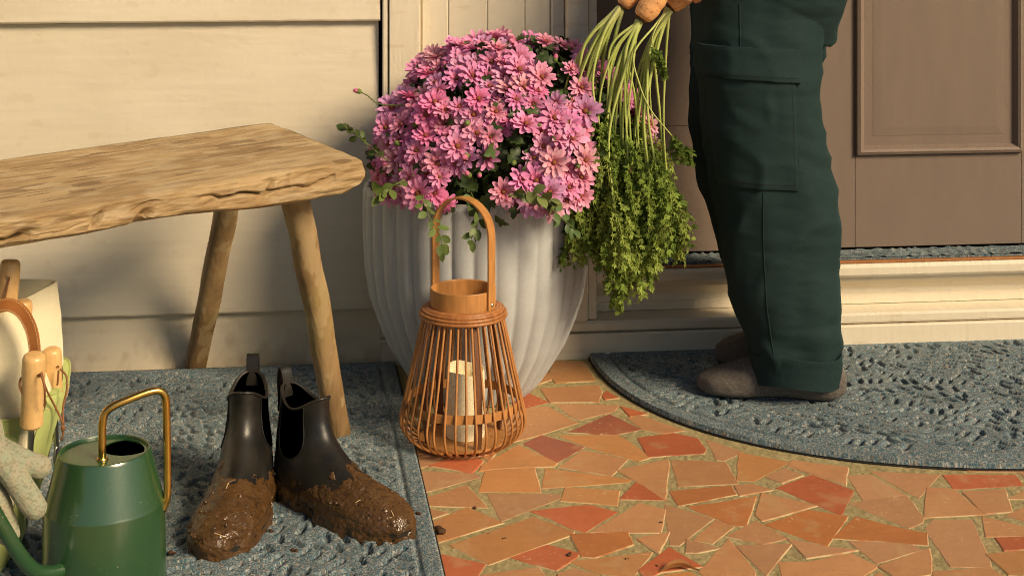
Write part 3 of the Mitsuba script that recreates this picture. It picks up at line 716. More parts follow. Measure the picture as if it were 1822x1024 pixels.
# ------------------------------------------------------------------ flower pot, chrysanthemum, vines
PX, PY = -0.0645, 2.675
FP = thing('flower_pot', 'tall pale grey ribbed flower pot tapering to its foot', 'flower pot')
pr = [(0.088, 0.0), (0.096, 0.004), (0.114, 0.022), (0.136, 0.055), (0.160, 0.095), (0.179, 0.14), (0.194, 0.185), (0.202, 0.235), (0.2055, 0.29), (0.206, 0.345), (0.205, 0.374), (0.203, 0.3815), (0.198, 0.382), (0.194, 0.377), (0.193, 0.345)]
pz = np.array(pr); t = np.linspace(0, len(pr) - 1, 90)
sp_ = np.column_stack([np.interp(t, np.arange(len(pr)), pz[:, 0]), np.interp(t, np.arange(len(pr)), pz[:, 1])])
ribs = lambda a, z: 0.0065 * (np.abs(np.cos(a * 17)) ** 0.75 - 0.6) * np.clip(z / 0.03, 0.2, 1)
inner = np.arange(90) > 74
def pot_bump(a, z):
    b = ribs(a, z); b = b * np.where(z > 0.372, 0.55, 1.0); b[78:] *= 0.0; return b
put('vessel', lathe(sp_, 340, (PX, PY, 0), True, False, pot_bump), 'pot_grey', 50, FP)
put('soil', lathe([(0.001, 0.362), (0.1, 0.361), (0.1925, 0.354), (0.1925, 0.350)], 40, (PX, PY, 0)), 'soil', 30, FP)

def col_lerp(a, b, t): return np.asarray(a)[None] * (1 - t[:, None]) + np.asarray(b)[None] * t[:, None]
def petal(length, width, lift, cup, tip, base, seed):
    """One ray floret from the centre outwards along +x."""
    r = np.random.default_rng(seed)
    n = 6
    t = np.linspace(0, 1, n)
    w = width * np.array([0.32, 0.66, 0.95, 1.08, 0.98, 0.46])
    bend = lift + cup * t
    x = np.cumsum(np.r_[0, np.cos(bend[:-1])]) * length / (n - 1); z = np.cumsum(np.r_[0, np.sin(bend[:-1])]) * length / (n - 1)
    dip = 0.16 * w
    P = np.stack([np.stack([x, -w / 2, z + dip], -1), np.stack([x, 0 * w, z], -1), np.stack([x, w / 2, z + dip], -1)], 1)
    c = col_lerp(base, tip, np.clip(t * 1.5 - 0.05, 0, 1) ** 0.8)
    return P.reshape(-1, 3), np.repeat(c, 3, 0), grid_faces(n, 3)
def flower_mesh(seed):
    r = np.random.default_rng(seed)
    V, C, F, k = [], [], [], 0
    tint = np.array([r.uniform(0.88, 1.12), r.uniform(0.78, 1.25), r.uniform(0.95, 1.2)])
    for n, ln, wd, lift, cup, tip in ((11, 0.0275, 0.0092, 0.10, 0.10, (0.72, 0.31, 0.50)), (9, 0.0225, 0.0082, 0.42, 0.08, (0.74, 0.34, 0.52)), (7, 0.0135, 0.0055, 0.85, -0.05, (0.68, 0.25, 0.36))):
        o = r.uniform(0, 6)
        for i in range(n):
            p, c, f = petal(ln * r.uniform(0.86, 1.08), wd * r.uniform(0.85, 1.12), lift + r.uniform(-0.16, 0.16), cup + r.uniform(-0.25, 0.2), np.array(tip) * tint * r.uniform(0.85, 1.1), np.array((0.46, 0.09, 0.18)), seed * 99 + i)
            a = o + i * 2 * PI / n + r.uniform(-0.12, 0.12)
            roll = r.uniform(-0.25, 0.25)
            cr, sr = math.cos(roll), math.sin(roll)
            p = p @ np.array([[1, 0, 0], [0, cr, sr], [0, -sr, cr]])
            p = p + [0.003, 0, 0]
            p = p @ np.array([[math.cos(a), math.sin(a), 0], [-math.sin(a), math.cos(a), 0], [0, 0, 1]])
            V.append(p); C.append(c); F.append(f + k); k += len(p)
    return TM(np.vstack(V), np.vstack(F)), np.clip(np.vstack(C), 0, 0.9)
def frame_to(nrm, up=None, spin=0.0):
    z = np.asarray(nrm, float); z /= np.linalg.norm(z)
    x = np.cross([0.1, 0.2, 1.0] if abs(z[2]) < 0.9 else [1.0, 0.1, 0], z); x /= np.linalg.norm(x)
    y = np.cross(z, x)
    c, s = math.cos(spin), math.sin(spin)
    M = np.eye(4); M[:3, 0] = c * x + s * y; M[:3, 1] = -s * x + c * y; M[:3, 2] = z
    return M
CH = thing('chrysanthemum', 'dome of pink chrysanthemum flowers over dark green leaves in the grey pot', 'flowering plant')
DC, DR = np.array([0.004, 2.635, 0.408]), np.array([0.250, 0.205, 0.240])
FV = []
for s in range(11):
    m, c = flower_mesh(100 + s)
    FV.append(mikit.ply(m, 'petal', smooth=True, color=c))
centre = mikit.ply(trimesh.creation.icosphere(subdivisions=2, radius=0.0042), 'disc_floret', smooth=True)
r = np.random.default_rng(5)
spots, tries = [], 0
while len(spots) < 34 and tries < 20000:      # the side that shows between the carrot stems
    tries += 1
    d = r.normal(size=3); d[0] = abs(d[0]) + 0.5; d /= np.linalg.norm(d)
    p = DC + d * DR
    if p[1] < 2.595 or p[1] > 2.70 or d[2] < -0.05 or p[0] < 0.12: continue
    if any(np.sum((p - q) ** 2) < 0.024 ** 2 for q, _ in spots): continue
    spots.append((p, d))
while len(spots) < 299 and tries < 60000:
    tries += 1
    d = r.normal(size=3); d /= np.linalg.norm(d)
    if d[2] < -0.08 or (d[1] > 0.45 and d[2] < 0.75): continue
    low = d[2] < 0.30
    if low and r.random() < (0.30 if d[0] < -0.2 else 0.80): continue
    lump = nz(d * 2.3, 1, 77, 2)
    p = DC + d * DR * (1 + 0.13 * lump)
    if meshkit.noise((d * 3.1 + 20)[None], 31)[0] < 0.34 or (p[0] > 0.125 and p[1] < 2.60): continue
    if any(np.sum((p - q) ** 2) < 0.0235 ** 2 for q, _ in spots): continue
    spots.append((p + d * r.uniform(-0.012, 0.012), d))
for i, (p, d) in enumerate(spots):
    n = d * 1.0 + np.array([0.12, -0.55, 0.35]) + r.normal(0, 0.42, 3)
    M = frame_to(n, spin=r.uniform(0, 6.28)) ; sc = r.uniform(0.66, 1.04)
    M[:3, :3] *= sc; M[:3, 3] = p
    f = again('flower', FV[i % 11], CH, M)
    M2_ = M.copy(); M2_[:3, 3] = p + M[:3, 2] * 0.0036; M2_[:3, 2] *= 0.75
    again('flower_centre', centre, f, M2_)
def leaf_lobed(size, r, col):
    """A lobed, slightly folded leaf along +x."""
    o = [(0, 0), (0.10, 0.03), (0.22, 0.20), (0.36, 0.30), (0.40, 0.18), (0.58, 0.34), (0.70, 0.30), (0.70, 0.17), (0.86, 0.15), (1.0, 0.0)]
    up = np.array([(x, y, 0.35 * abs(y) + 0.10 * math.sin(x * 3)) for x, y in o])
    mid = np.array([(x, 0, 0.10 * math.sin(x * 3)) for x, _ in o])
    dn = up * [1, -1, 1]
    v = np.vstack([up, mid, dn]) * size
    n = len(o); f = []
    for a, b in ((0, n), (n, 2 * n)):
        for i in range(n - 1):
            f += [(a + i, a + i + 1, b + i + 1), (a + i, b + i + 1, b + i)]
    c = np.tile(np.asarray(col) * r.uniform(0.65, 1.3), (len(v), 1))
    return v, c, np.array(f)
V, C, F, k = [], [], [], 0
for i in range(2600):
    d = r.normal(size=3); d /= np.linalg.norm(d)
    if d[2] < -0.12: continue
    q = r.uniform(0.55, 0.95) if i % 3 else r.uniform(0.88, 0.985)
    p = DC + d * DR * q
    if d[2] < 0.3: p[2] -= 0.01
    v, c, f = leaf_lobed(r.uniform(0.022, 0.042), r, (0.042, 0.072, 0.018))
    M = frame_to(d + r.normal(0, 0.7, 3), spin=r.uniform(0, 6.28))
    V.append(v @ M[:3, :3].T + p); C.append(c); F.append(f + k); k += len(v)
key = put('foliage', TM(np.vstack(V), np.vstack(F)), 'leafy', True, CH, color=np.vstack(C)); tag(key, kind='stuff')
st = []
for i in range(46):
    p, d = spots[(i * 6) % len(spots)]
    a = np.array([PX + r.uniform(-0.07, 0.07), PY + r.uniform(-0.07, 0.07), 0.356])
    b = p - d * 0.006
    st.append(tube([a, (a + b) / 2 + d * 0.03, b], [0.0024, 0.0015], 5, 8))
tag(put('stems', cat(st), 'plant_stem', True, CH), kind='stuff')
budm = lathe([(0.0005, -0.004), (0.0035, -0.003), (0.0050, 0.001), (0.0040, 0.005), (0.0015, 0.0075)], 10)
budp = lathe([(0.0040, 0.003), (0.0045, 0.006), (0.0030, 0.0105), (0.0008, 0.012)], 10)
bud_ply = mikit.ply(budm, 'bud_green', smooth=True)
budp_ply = mikit.ply(budp, 'petal', smooth=True, color=np.tile((0.62, 0.18, 0.30), (len(budp.vertices), 1)))
for i in range(42):
    d = r.normal(size=3); d /= np.linalg.norm(d); d[1] = -abs(d[1]); d[2] = abs(d[2]) * 0.6
    d /= np.linalg.norm(d)
    p = DC + d * DR * r.uniform(1.0, 1.07)
    M = frame_to(d + r.normal(0, 0.4, 3)); M[:3, :3] *= r.uniform(0.8, 1.2); M[:3, 3] = p
    b = again('bud', bud_ply, CH, M)
    if i % 2: again('bud_tip', budp_ply, b, M)
out = [(-0.2658, 2.5500, 0.5642), (-0.2511, 2.5500, 0.5563), (-0.2285, 2.5500, 0.5416), (-0.16, 2.55, 0.54)]
M = frame_to(np.array([-1, -0.1, 0.25])); M[:3, 3] = out[0]
b = again('bud', bud_ply, CH, M); again('bud_tip', budp_ply, b, M)
put('bud_stem', tube(out, 0.0011, 5, 10), 'plant_stem', True, CH)

def oval_leaf(size, r, col, wd=0.62):
    n = 7; t = np.linspace(0, 1, n); w = wd * np.sin(np.clip(t * 0.96 + 0.04, 0, 1) * PI) ** 0.7
    x = t; z = -0.18 * t ** 2
    P = np.stack([np.stack([x, -w / 2, z + 0.1 * w], -1), np.stack([x, 0 * w, z], -1), np.stack([x, w / 2, z + 0.1 * w], -1)], 1) * size
    return P.reshape(-1, 3), np.tile(np.asarray(col) * r.uniform(0.75, 1.25), (n * 3, 1)), grid_faces(n, 3)
def vine(label, pts, n, size, seed, col=(0.085, 0.125, 0.03)):
    r = np.random.default_rng(seed)
    K = thing('trailing_vine', label, 'vine', None)
    p = spline(pts, 40); t, a, b = frames(p)
    put('stem', tube(p, [0.0013, 0.0008], 5), 'plant_stem', True, K)
    V, C, F = oval_leaf(size, r, col)
    for i in range(n):
        k = int(4 + (35 * (i // 2)) / max(1, (n - 1) // 2)); k = min(k, 39)
        out = (a[k] if i % 2 else -a[k]) + r.normal(0, 0.35, 3) + np.array([0, -0.5, 0]) + t[k] * 0.5
        out /= np.linalg.norm(out)
        v, c, f = oval_leaf(size * r.uniform(0.75, 1.15), r, col)
        nrm = np.cross(out, r.normal(0, 1, 3) * 0.4 + [0.1, 0.2, 0.0]) + np.array([0.1, -0.8, 0.4]); nrm -= out * nrm.dot(out); nrm /= np.linalg.norm(nrm)
        M = np.stack([out, np.cross(nrm, out), nrm], 1)
        put('leaf', TM(v @ M.T + p[k] + out * 0.003, f), 'leafy', True, K, color=c)
    return K
vine('thin vine hanging down the pot just left inside the lantern handle', [(-0.1492, 2.4400, 0.4061), (-0.1443, 2.4050, 0.3944), (-0.1313, 2.3880, 0.3730), (-0.1175, 2.3860, 0.3496), (-0.1139, 2.3880, 0.3243)], 16, 0.019, 1)
vine('thin vine hanging down the pot inside the right side of the lantern handle', [(-0.0685, 2.4400, 0.4089), (-0.0597, 2.3900, 0.4002), (-0.0559, 2.3830, 0.3805), (-0.0596, 2.3850, 0.3590), (-0.0670, 2.3860, 0.3441)], 14, 0.020, 2)
vine('vine with dark leaves hanging over the pot rim beside the carrot tops', [(0.0505, 2.4300, 0.4080), (0.0620, 2.4050, 0.3935), (0.0779, 2.4100, 0.3767), (0.0940, 2.4200, 0.3606), (0.1037, 2.4300, 0.3510)], 14, 0.019, 3, (0.055, 0.095, 0.025))
vine('leafy vine shoot sticking out left of the flowers above the bench end', [(-0.2091, 2.4600, 0.4590), (-0.2290, 2.4500, 0.4767), (-0.2468, 2.4400, 0.4952), (-0.2618, 2.4400, 0.5065), (-0.2731, 2.4400, 0.5140)], 18, 0.018, 4, (0.06, 0.09, 0.02))
vine('pale leafed vine lying along the front rim of the pot', [(-0.0056, 2.4100, 0.4073), (0.0129, 2.3950, 0.4194), (0.0340, 2.3900, 0.4185), (0.0497, 2.3950, 0.4084), (0.0683, 2.4000, 0.4037)], 16, 0.024, 5, (0.14, 0.17, 0.05))
vine('vine tuft spilling over the left part of the pot rim', [(-0.1800, 2.4500, 0.4296), (-0.1972, 2.4300, 0.4220), (-0.2076, 2.4200, 0.4128), (-0.2187, 2.4200, 0.4100)], 12, 0.020, 6, (0.10, 0.14, 0.03))

# ------------------------------------------------------------------ lantern with a candle
LX, LY = -0.0805, 2.405
LA = thing('lantern', 'brown rattan cage lantern with a tall bent-wood carrying handle', 'lantern')
c0 = np.array([LX, LY, 0])
rib = [(0.0650, 0.2165), (0.0700, 0.195), (0.0800, 0.15), (0.0905, 0.105), (0.0985, 0.07), (0.1022, 0.052), (0.1010, 0.038), (0.094, 0.024), (0.080, 0.013), (0.064, 0.0085)]
for i in range(38):
    a = i * 2 * PI / 38 + rng.normal(0, 0.012)
    da = rng.normal(0, 0.012)
    pts = [c0 + [rr * math.cos(a + da * k / 9) * (1 + rng.normal(0, 0.004)), rr * math.sin(a + da * k / 9), z] for k, (rr, z) in enumerate(rib)]
    put('rib', tube(pts, 0.0020 * rng.uniform(0.92, 1.08), 7, 22), 'rattan', True, LA)
def ring(rad, z, r, sides=8, n=64, wob=0.0): 
    a = np.arange(n) * 2 * PI / n
    P = np.empty((n, sides, 3)); s = np.arange(sides) * 2 * PI / sides
    for i, t in enumerate(a):
        q = rad + r * np.cos(s)
        P[i] = np.stack([q * math.cos(t), q * math.sin(t), z + r * np.sin(s)], -1) + c0
    v = P.reshape(-1, 3); i, j = np.meshgrid(np.arange(n), np.arange(sides), indexing='ij')
    i2, j2 = (i + 1) % n, (j + 1) % sides
    q = np.stack([i * sides + j, i2 * sides + j, i2 * sides + j2, i * sides + j2], -1).reshape(-1, 4)
    return outward(TM(v, np.vstack([q[:, [0, 1, 2]], q[:, [0, 2, 3]]])))
for rad, z in ((0.0705, 0.2165), (0.0695, 0.2218), (0.0655, 0.2262), (0.0610, 0.2285), (0.0565, 0.229)):
    put('shoulder_ring', ring(rad, z, 0.0030), 'rattan_red', True, LA)
put('collar', lathe([(0.0505, 0.226), (0.0535, 0.226), (0.0540, 0.2595), (0.0530, 0.2608), (0.0512, 0.2605), (0.0500, 0.258), (0.0500, 0.226)], 72, c0, False, False), 'bamboo_strip', 40, LA)
for z, rd in ((0.074, 0.0935),):
    put('hoop', lathe([(rd - 0.0015, z - 0.007), (rd + 0.0012, z - 0.007), (rd + 0.0014, z + 0.007), (rd - 0.0013, z + 0.007), (rd - 0.0015, z - 0.007)], 60, c0, False, False), 'bamboo_strip', 40, LA)
for rad, z in ((0.062, 0.0095), (0.066, 0.0045), (0.060, 0.0035)):
    put('foot_ring', ring(rad, z, 0.0032), 'rattan_red', True, LA)
put('base_plate', lathe([(0.001, 0.006), (0.060, 0.006), (0.072, 0.0125), (0.072, 0.0165), (0.001, 0.0168)], 48, c0), 'bamboo_strip', 40, LA)
for a in (0.5, 2.2, 3.7, 5.1):
    pts = [c0 + [rd * math.cos(a), rd * math.sin(a), z] for rd, z in ((0.050, 0.222), (0.062, 0.16), (0.070, 0.10), (0.070, 0.05), (0.066, 0.014))]
    p = spline(pts, 14); tdir = np.array([-math.sin(a), math.cos(a), 0]); ndir = np.array([math.cos(a), math.sin(a), 0])
    P = np.stack([p + tdir * 0.0065 + ndir * 0.0015, p - tdir * 0.0065 + ndir * 0.0015, p - tdir * 0.0065 - ndir * 0.0015, p + tdir * 0.0065 - ndir * 0.0015], 1)
    put('upright', loft(P), 'bamboo_dark', 40, LA)
ha = math.radians(-33)
hd, hn = np.array([math.cos(ha), math.sin(ha), 0]), np.array([-math.sin(ha), math.cos(ha), 0])
hp = []
for t in np.linspace(0, 1, 60):
    if t < 0.3: q = (-0.0560 + 0.0 * t, 0.232 + t / 0.3 * 0.118)
    elif t > 0.7: q = (0.0560, 0.232 + (1 - t) / 0.3 * 0.118)
    else:
        a = PI * (1 - (t - 0.3) / 0.4); q = (0.0560 * math.cos(a), 0.350 + 0.0575 * math.sin(a))
    hp.append(q)
hp = np.array(hp)
tg = np.gradient(hp, axis=0); tg /= np.linalg.norm(tg, axis=1, keepdims=True)
nn = np.column_stack([-tg[:, 1], tg[:, 0]])
P = []
for (u_, z_), (nu, nzv) in zip(hp, nn):
    ring4 = []
    for e, w in ((0.0014, 0.0095), (0.0017, 0.0), (0.0014, -0.0095), (-0.0014, -0.0095), (-0.0014, 0.0095)):
        ring4.append(c0 + hd * (u_ + nu * e) + hn * w + np.array([0, 0, z_ + nzv * e]))
    P.append(ring4)
hk = put('handle', loft(np.array(P)), 'bamboo_strip', 35, LA)
for s in (-1, 1):
    m = lathe([(0.0001, 0.0022), (0.002, 0.0020), (0.0033, 0.0010), (0.0036, 0)], 14)
    M = frame_to(hd * s); M[:3, 3] = c0 + hd * s * 0.0575 + [0, 0, 0.2395]; m.apply_transform(M)
    put('rivet', m, 'metal_rivet', 40, hk)
    m = m.copy(); M2_ = frame_to(-hd * s); m = lathe([(0.0001, 0.0022), (0.002, 0.0020), (0.0033, 0.0010), (0.0036, 0)], 14); M2_[:3, 3] = c0 + hd * s * 0.0498 + [0, 0, 0.2395]; m.apply_transform(M2_)
    put('rivet', m, 'metal_rivet', 40, hk)
def candle_bump(a, z): return 0.0 * a * z
n = 60; an = np.arange(n) * 2 * PI / n
rimz = 0.128 + 0.0035 * np.sin(an - 0.6) + 0.002 * np.sin(an * 3 + 1)
rows = []
for rd, f in ((0.031, 0.0), (0.0315, 0.03), (0.0315, 0.5), (0.0313, 0.94), (0.0304, 0.995), (0.0288, 0.99), (0.0278, 0.93), (0.0272, 0.76), (0.018, 0.74)):
    z = 0.0172 + (rimz - 0.0172) * f
    if f == 0.74 or f == 0.76: z = np.full(n, 0.0172 + 0.088 * f + 0.018)
    rows.append(np.stack([rd * np.cos(an), rd * np.sin(an), z], -1) + [LX + 0.004, LY, 0])
CA = thing('candle', 'cream pillar candle with a wavy rim standing inside the lantern', 'candle')
put('wax_pillar', loft(np.array(rows)), 'wax', 40, CA)
put('wick', tube([[LX + 0.004, LY, 0.098], [LX + 0.0045, LY, 0.106], [LX + 0.006, LY + 0.001, 0.110]], 0.0009, 6, 8), 'soil', True, CA)

# ------------------------------------------------------------------ watering can
WX, WY = -0.523, 1.875
WC = thing('watering_can', 'glossy dark green watering can with a brass loop handle', 'watering can')
wc = np.array([WX, WY, 0])
put('body', lathe([(0.001, 0.0105), (0.072, 0.0105), (0.0765, 0.0125), (0.0772, 0.018), (0.0768, 0.06), (0.0752, 0.1205), (0.0746, 0.1232), (0.0735, 0.1255), (0.0585, 0.1850), (0.0566, 0.1885), (0.0550, 0.1888), (0.0540, 0.1872), (0.0540, 0.1845)], 96, wc, True, False), 'green_enamel', 24, WC)
lid = sg.Point(0, 0).buffer(0.0539, 48).difference(sg.Point(0.024, 0.020).buffer(0.0305, 48).intersection(sg.Point(0, 0).buffer(0.0500, 48)))
lm = extrude(lid, 0.0018, 0.1832); lm.apply_translation([WX, WY, 0])
put('lid', lm, 'green_enamel', 30, WC)
put('inside', lathe([(0.0745, 0.118), (0.0560, 0.182), (0.050, 0.1825)], 48, wc, False, False), 'can_inside', 30, WC)
put('inner_floor', lathe([(0.001, 0.04), (0.073, 0.04), (0.073, 0.039)], 40, wc), 'can_inside', 30, WC)
hpts = [(-0.5187, 1.8500, 0.1848), (-0.5187, 1.8500, 0.2040), (-0.5193, 1.8520, 0.2261), (-0.5170, 1.8540, 0.2411), (-0.5078, 1.8570, 0.2500), (-0.4887, 1.8660, 0.2563), (-0.4685, 1.8770, 0.2613), (-0.4558, 1.8840, 0.2612), (-0.4488, 1.8880, 0.2541), (-0.4471, 1.8900, 0.2389), (-0.4463, 1.8900, 0.2040), (-0.4451, 1.8880, 0.1611), (-0.4444, 1.8850, 0.1274), (-0.4464, 1.8840, 0.1170), (-0.4502, 1.8820, 0.1084)]
hk = put('handle', tube(hpts, 0.0049, 16, 90), 'brass', True, WC)
fl = lathe([(0.0001, 0.0030), (0.0062, 0.0030), (0.0072, 0.0012), (0.0072, 0.0)], 20); fl.apply_translation([hpts[0][0], hpts[0][1], 0.1851]); put('flange', fl, 'brass', 30, hk)
spts = [(-0.5487, 1.8220, 0.0629), (-0.5568, 1.8120, 0.0639), (-0.5668, 1.7950, 0.0667), (-0.5796, 1.7750, 0.0785), (-0.5913, 1.7550, 0.1071), (-0.6043, 1.7400, 0.1438), (-0.6210, 1.7250, 0.1900), (-0.6386, 1.7100, 0.2388)]
sk = put('spout', tube(spts, [0.0092, 0.0092, 0.0092, 0.0088, 0.0082, 0.0075], 18, 70), 'green_enamel', True, WC)
a, b = np.array(spts[1]), np.array(spts[0]); dirn = (b - a) / np.linalg.norm(b - a)
m = ring(0.0092, 0, 0.0016, 8, 30); m.vertices = m.vertices - c0; M = frame_to(dirn); M[:3, 3] = a + dirn * 0.003; m.apply_transform(M)
put('collar', m, 'green_enamel', True, sk)

# ------------------------------------------------------------------ tote bag, tools, glove
TB_ = thing('tote_bag', 'cream canvas garden tote with light green outer pockets and brown leather strap', 'tote bag')
def rrect(x0, x1, y0, y1, rad, n=26, skew=0.0):
    """A rounded rectangle, starting at the middle of the front side, counter-clockwise seen from above."""
    pts = []
    for cx, cy, a0 in ((x1 - rad, y0 + rad, -PI / 2), (x1 - rad, y1 - rad, 0), (x0 + rad, y1 - rad, PI / 2), (x0 + rad, y0 + rad, PI)):
        for t in np.linspace(0, PI / 2, 7): pts.append((cx + rad * math.cos(a0 + t), cy + rad * math.sin(a0 + t)))
    p = np.array(pts + [pts[0]])
    s = np.r_[0, np.cumsum(np.linalg.norm(np.diff(p, axis=0), axis=1))]
    t = np.linspace(0, s[-1], n * 4, endpoint=False)
    q = np.column_stack([np.interp(t, s, p[:, 0]), np.interp(t, s, p[:, 1])])
    return q
zs = np.linspace(0.004, 1, 46)
rows = []
for t in zs:
    z = 0.345 * t
    x1 = np.interp(z, [0, 0.1, 0.23, 0.30, 0.345], [-0.678, -0.640, -0.611, -0.640, -0.668]); x0 = np.interp(z, [0, 0.2, 0.345], [-0.95, -1.0, -0.97])
    y0 = np.interp(z, [0, 0.2, 0.345], [1.885, 1.915, 1.945]); y1 = np.interp(z, [0, 0.2, 0.345], [2.06, 2.10, 2.115])
    q = rrect(x0, x1, y0, y1, 0.016 + 0.02 * (1 - t))
    xb = np.interp(z, [0, 0.1, 0.23, 0.30, 0.345], [-0.685, -0.658, -0.642, -0.648, -0.654])
    q[:, 0] += (xb - x1) * np.clip((q[:, 1] - y0) / (y1 - y0), 0, 1) * np.clip((q[:, 0] - x0) / (x1 - x0), 0, 1)
    zz = np.full(len(q), z)
    if t > 0.7:   # the rim sags between the corners and the side folds in
        g = ((t - 0.7) / 0.3) ** 2
        midside = np.clip(1 - np.abs(q[:, 1] - (y0 + y1) / 2) / 0.07, 0, 1) * (q[:, 0] > x1 - 0.03)
        q = q - np.column_stack([midside * 0.030 * g, midside * 0])
        front = np.clip((q[:, 0] - x1 + 0.20) / 0.20, 0, 1)
        zz = zz - 0.035 * g * (1 - front) * (q[:, 1] < (y0 + y1) / 2)
        zz = zz - 0.012 * g * midside
    rows.append(np.column_stack([q, zz]))
bag = np.array(rows)
bag[..., :2] += 0.006 * (nz(bag * [1, 1, 0.8], 22, 3, 3))[..., None] * np.clip(bag[..., 2:] / 0.1, 0, 1)
m = loft(bag, True, False)
outer_n = m.vertex_normals[:bag.shape[0] * bag.shape[1]].reshape(bag.shape)
inn = bag[::-1] - outer_n[::-1] * 0.0022
put('shell', loft(np.concatenate([bag, inn]), True, True), 'canvas', 50, TB_)
hem = [bag[-3 - k] + outer_n[-3 - k] * (0.0009 if k < 1 else 0.0) for k in range(1)]
put('hem', tube(np.vstack([bag[-1] - outer_n[-1] * 0.001, bag[-1][:1] - outer_n[-1][:1] * 0.001]), 0.0019, 6), 'canvas', True, TB_)
def pocket(c_lo, c_hi, zt, bulge, name, sag):
    """A pocket panel: the columns c_lo..c_hi of the bag, standing off the shell towards its rim."""
    cols = np.arange(c_lo, c_hi) % bag.shape[1]
    nz_ = int(np.searchsorted(zs * 0.345, zt)) + 1
    S = bag[:nz_][:, cols]; N = outer_n[:nz_][:, cols]
    tt = np.linspace(0, 1, nz_)[:, None]; cc = np.linspace(0, 1, len(cols))[None]
    off = 0.003 + bulge * tt ** 1.4 * np.sin(PI * np.clip(cc, 0.0, 1)) ** 0.6 + 0.002 * nz(S, 40, 5, 2)
    Pp = S + N * off[..., None]
    Pp[..., 2] -= sag * tt ** 3 * np.sin(PI * cc)
    Q = Pp - N * 0.0012
    put(name, loft(np.stack([np.concatenate([a, b[::-1]]) for a, b in zip(Pp, Q)])), 'green_canvas', 50, TB_)
    rim = Pp[-1] + N[-1] * 0.0006
    put(name + '_hem', tube(rim, 0.0017, 6), 'green_canvas', True, TB_)
    st = Pp[-3] + N[-3] * 0.0008
    put(name + '_stitching', cat([tube([st[i], st[i] * 0.35 + st[i + 1] * 0.65], 0.0005, 4) for i in range(len(st) - 1)]), 'stitch', False, TB_)
pocket(76, 105, 0.214, 0.016, 'front_pocket', 0.010)
pocket(2, 19, 0.232, 0.010, 'side_pocket', 0.012)
sp1 = [(-0.7059, 1.9300, 0.3158), (-0.6930, 1.9250, 0.3432), (-0.6786, 1.9200, 0.3579), (-0.6599, 1.9150, 0.3637), (-0.6413, 1.9100, 0.3562), (-0.6279, 1.9050, 0.3378), (-0.6212, 1.9000, 0.3173), (-0.6194, 1.8970, 0.2963)]
p = spline(sp1, 50); t, a, b = frames(p)
def strap(p, width, thick, wdir):
    t, _, _ = frames(p)
    w = np.cross(t, wdir); w /= np.linalg.norm(w, axis=1, keepdims=True)
    n_ = np.cross(t, w)
    return np.stack([p + w * width / 2 + n_ * thick / 2, p + n_ * thick * 0.6, p - w * width / 2 + n_ * thick / 2, p - w * width / 2 - n_ * thick / 2, p + w * width / 2 - n_ * thick / 2], 1), w, n_
Ps, w_, n_ = strap(p, 0.017, 0.0026, np.array([-0.35, -0.85, 0.35]))
sk = put('strap', loft(Ps), 'leather', 35, TB_)
put('stitching', cat([tube([p[i] + s * w_[i] * 0.0066 - n_[i] * 0.0016 * q, p[i] * 0.4 + p[i + 1] * 0.6 + s * w_[i] * 0.0066 - n_[i] * 0.0016 * q], 0.0005, 4) for i in range(4, 48) for s in (-1, 1) for q in (-1, 1)]), 'stitch', False, sk)

def hand_tool(label, top, bottom, r, hole=None, thong=None):
    """A turned wooden handle with a hole and a leather thong; the steel shank goes down into the bag."""
    K = thing('garden_tool', label, 'garden tool', None)
    top, bottom = np.array(top), np.array(bottom)
    L = np.linalg.norm(top - bottom); ax = (top - bottom) / L
    pr = [(0.0005, L), (r * 0.45, L - 0.0002), (r * 0.72, L - 0.0008), (r * 0.90, L - 0.003), (r * 1.0, L - 0.007), (r * 1.03, L * 0.78), (r * 0.97, L * 0.5), (r * 0.94, L * 0.3), (r, 0.0), (r * 0.8, -0.004), (0.0005, -0.004)]
    M = frame_to(ax); M[:3, 3] = bottom
    man = to_man(lathe(pr[::-1], 36))
    toc = np.array([0, -1.0, 0.0]) if hole is None else np.array(hole)
    q = bottom + ax * (L - 0.024)
    toc = toc - ax * toc.dot(ax); toc /= np.linalg.norm(toc)
    lt = M[:3, :3].T @ toc
    Mh = frame_to(lt); Mh[:3, 3] = [0, 0, L - 0.024]
    cyl = trimesh.creation.cylinder(radius=0.0030, height=4 * r, sections=18); cyl.apply_transform(Mh)
    cone = lathe([(0.0030, r * 0.80), (0.0052, r * 1.06), (0.0001, r * 1.06)], 18, cap0=True, cap1=True); cone.apply_transform(Mh)
    h = man - to_man(cyl)
    g = from_man(h); g.apply_transform(M)
    put('handle', g, 'beech', 35, K)
    sh = tube([bottom - ax * 0.002, bottom - ax * 0.10], [0.0045, 0.003], 10); put('shank', sh, 'steel', 30, K)
    bl = lathe([(0.0005, 0), (0.012, 0.02), (0.016, 0.06), (0.010, 0.075), (0.0005, 0.076)], 16); bl.vertices[:, 1] *= 0.25
    Mb = frame_to(ax); Mb[:3, 3] = bottom - ax * 0.15; bl.apply_transform(Mb); put('blade', bl, 'steel', 30, K)
    if thong:
        for tp in thong: put('thong', tube(tp, 0.00135, 6, 40), 'thong', True, K)
    return K
hand_tool('wooden tool handle with a thong hole standing tallest in the tote', (-0.6862, 2.0000, 0.4031), (-0.6902, 1.9850, 0.2921), 0.0135, (0.15, -1, 0), [[(-0.6825, 1.9850, 0.3822), (-0.6832, 1.9780, 0.3718), (-0.6859, 1.9750, 0.3559), (-0.6910, 1.9720, 0.3430), (-0.6978, 1.9700, 0.3360)]])
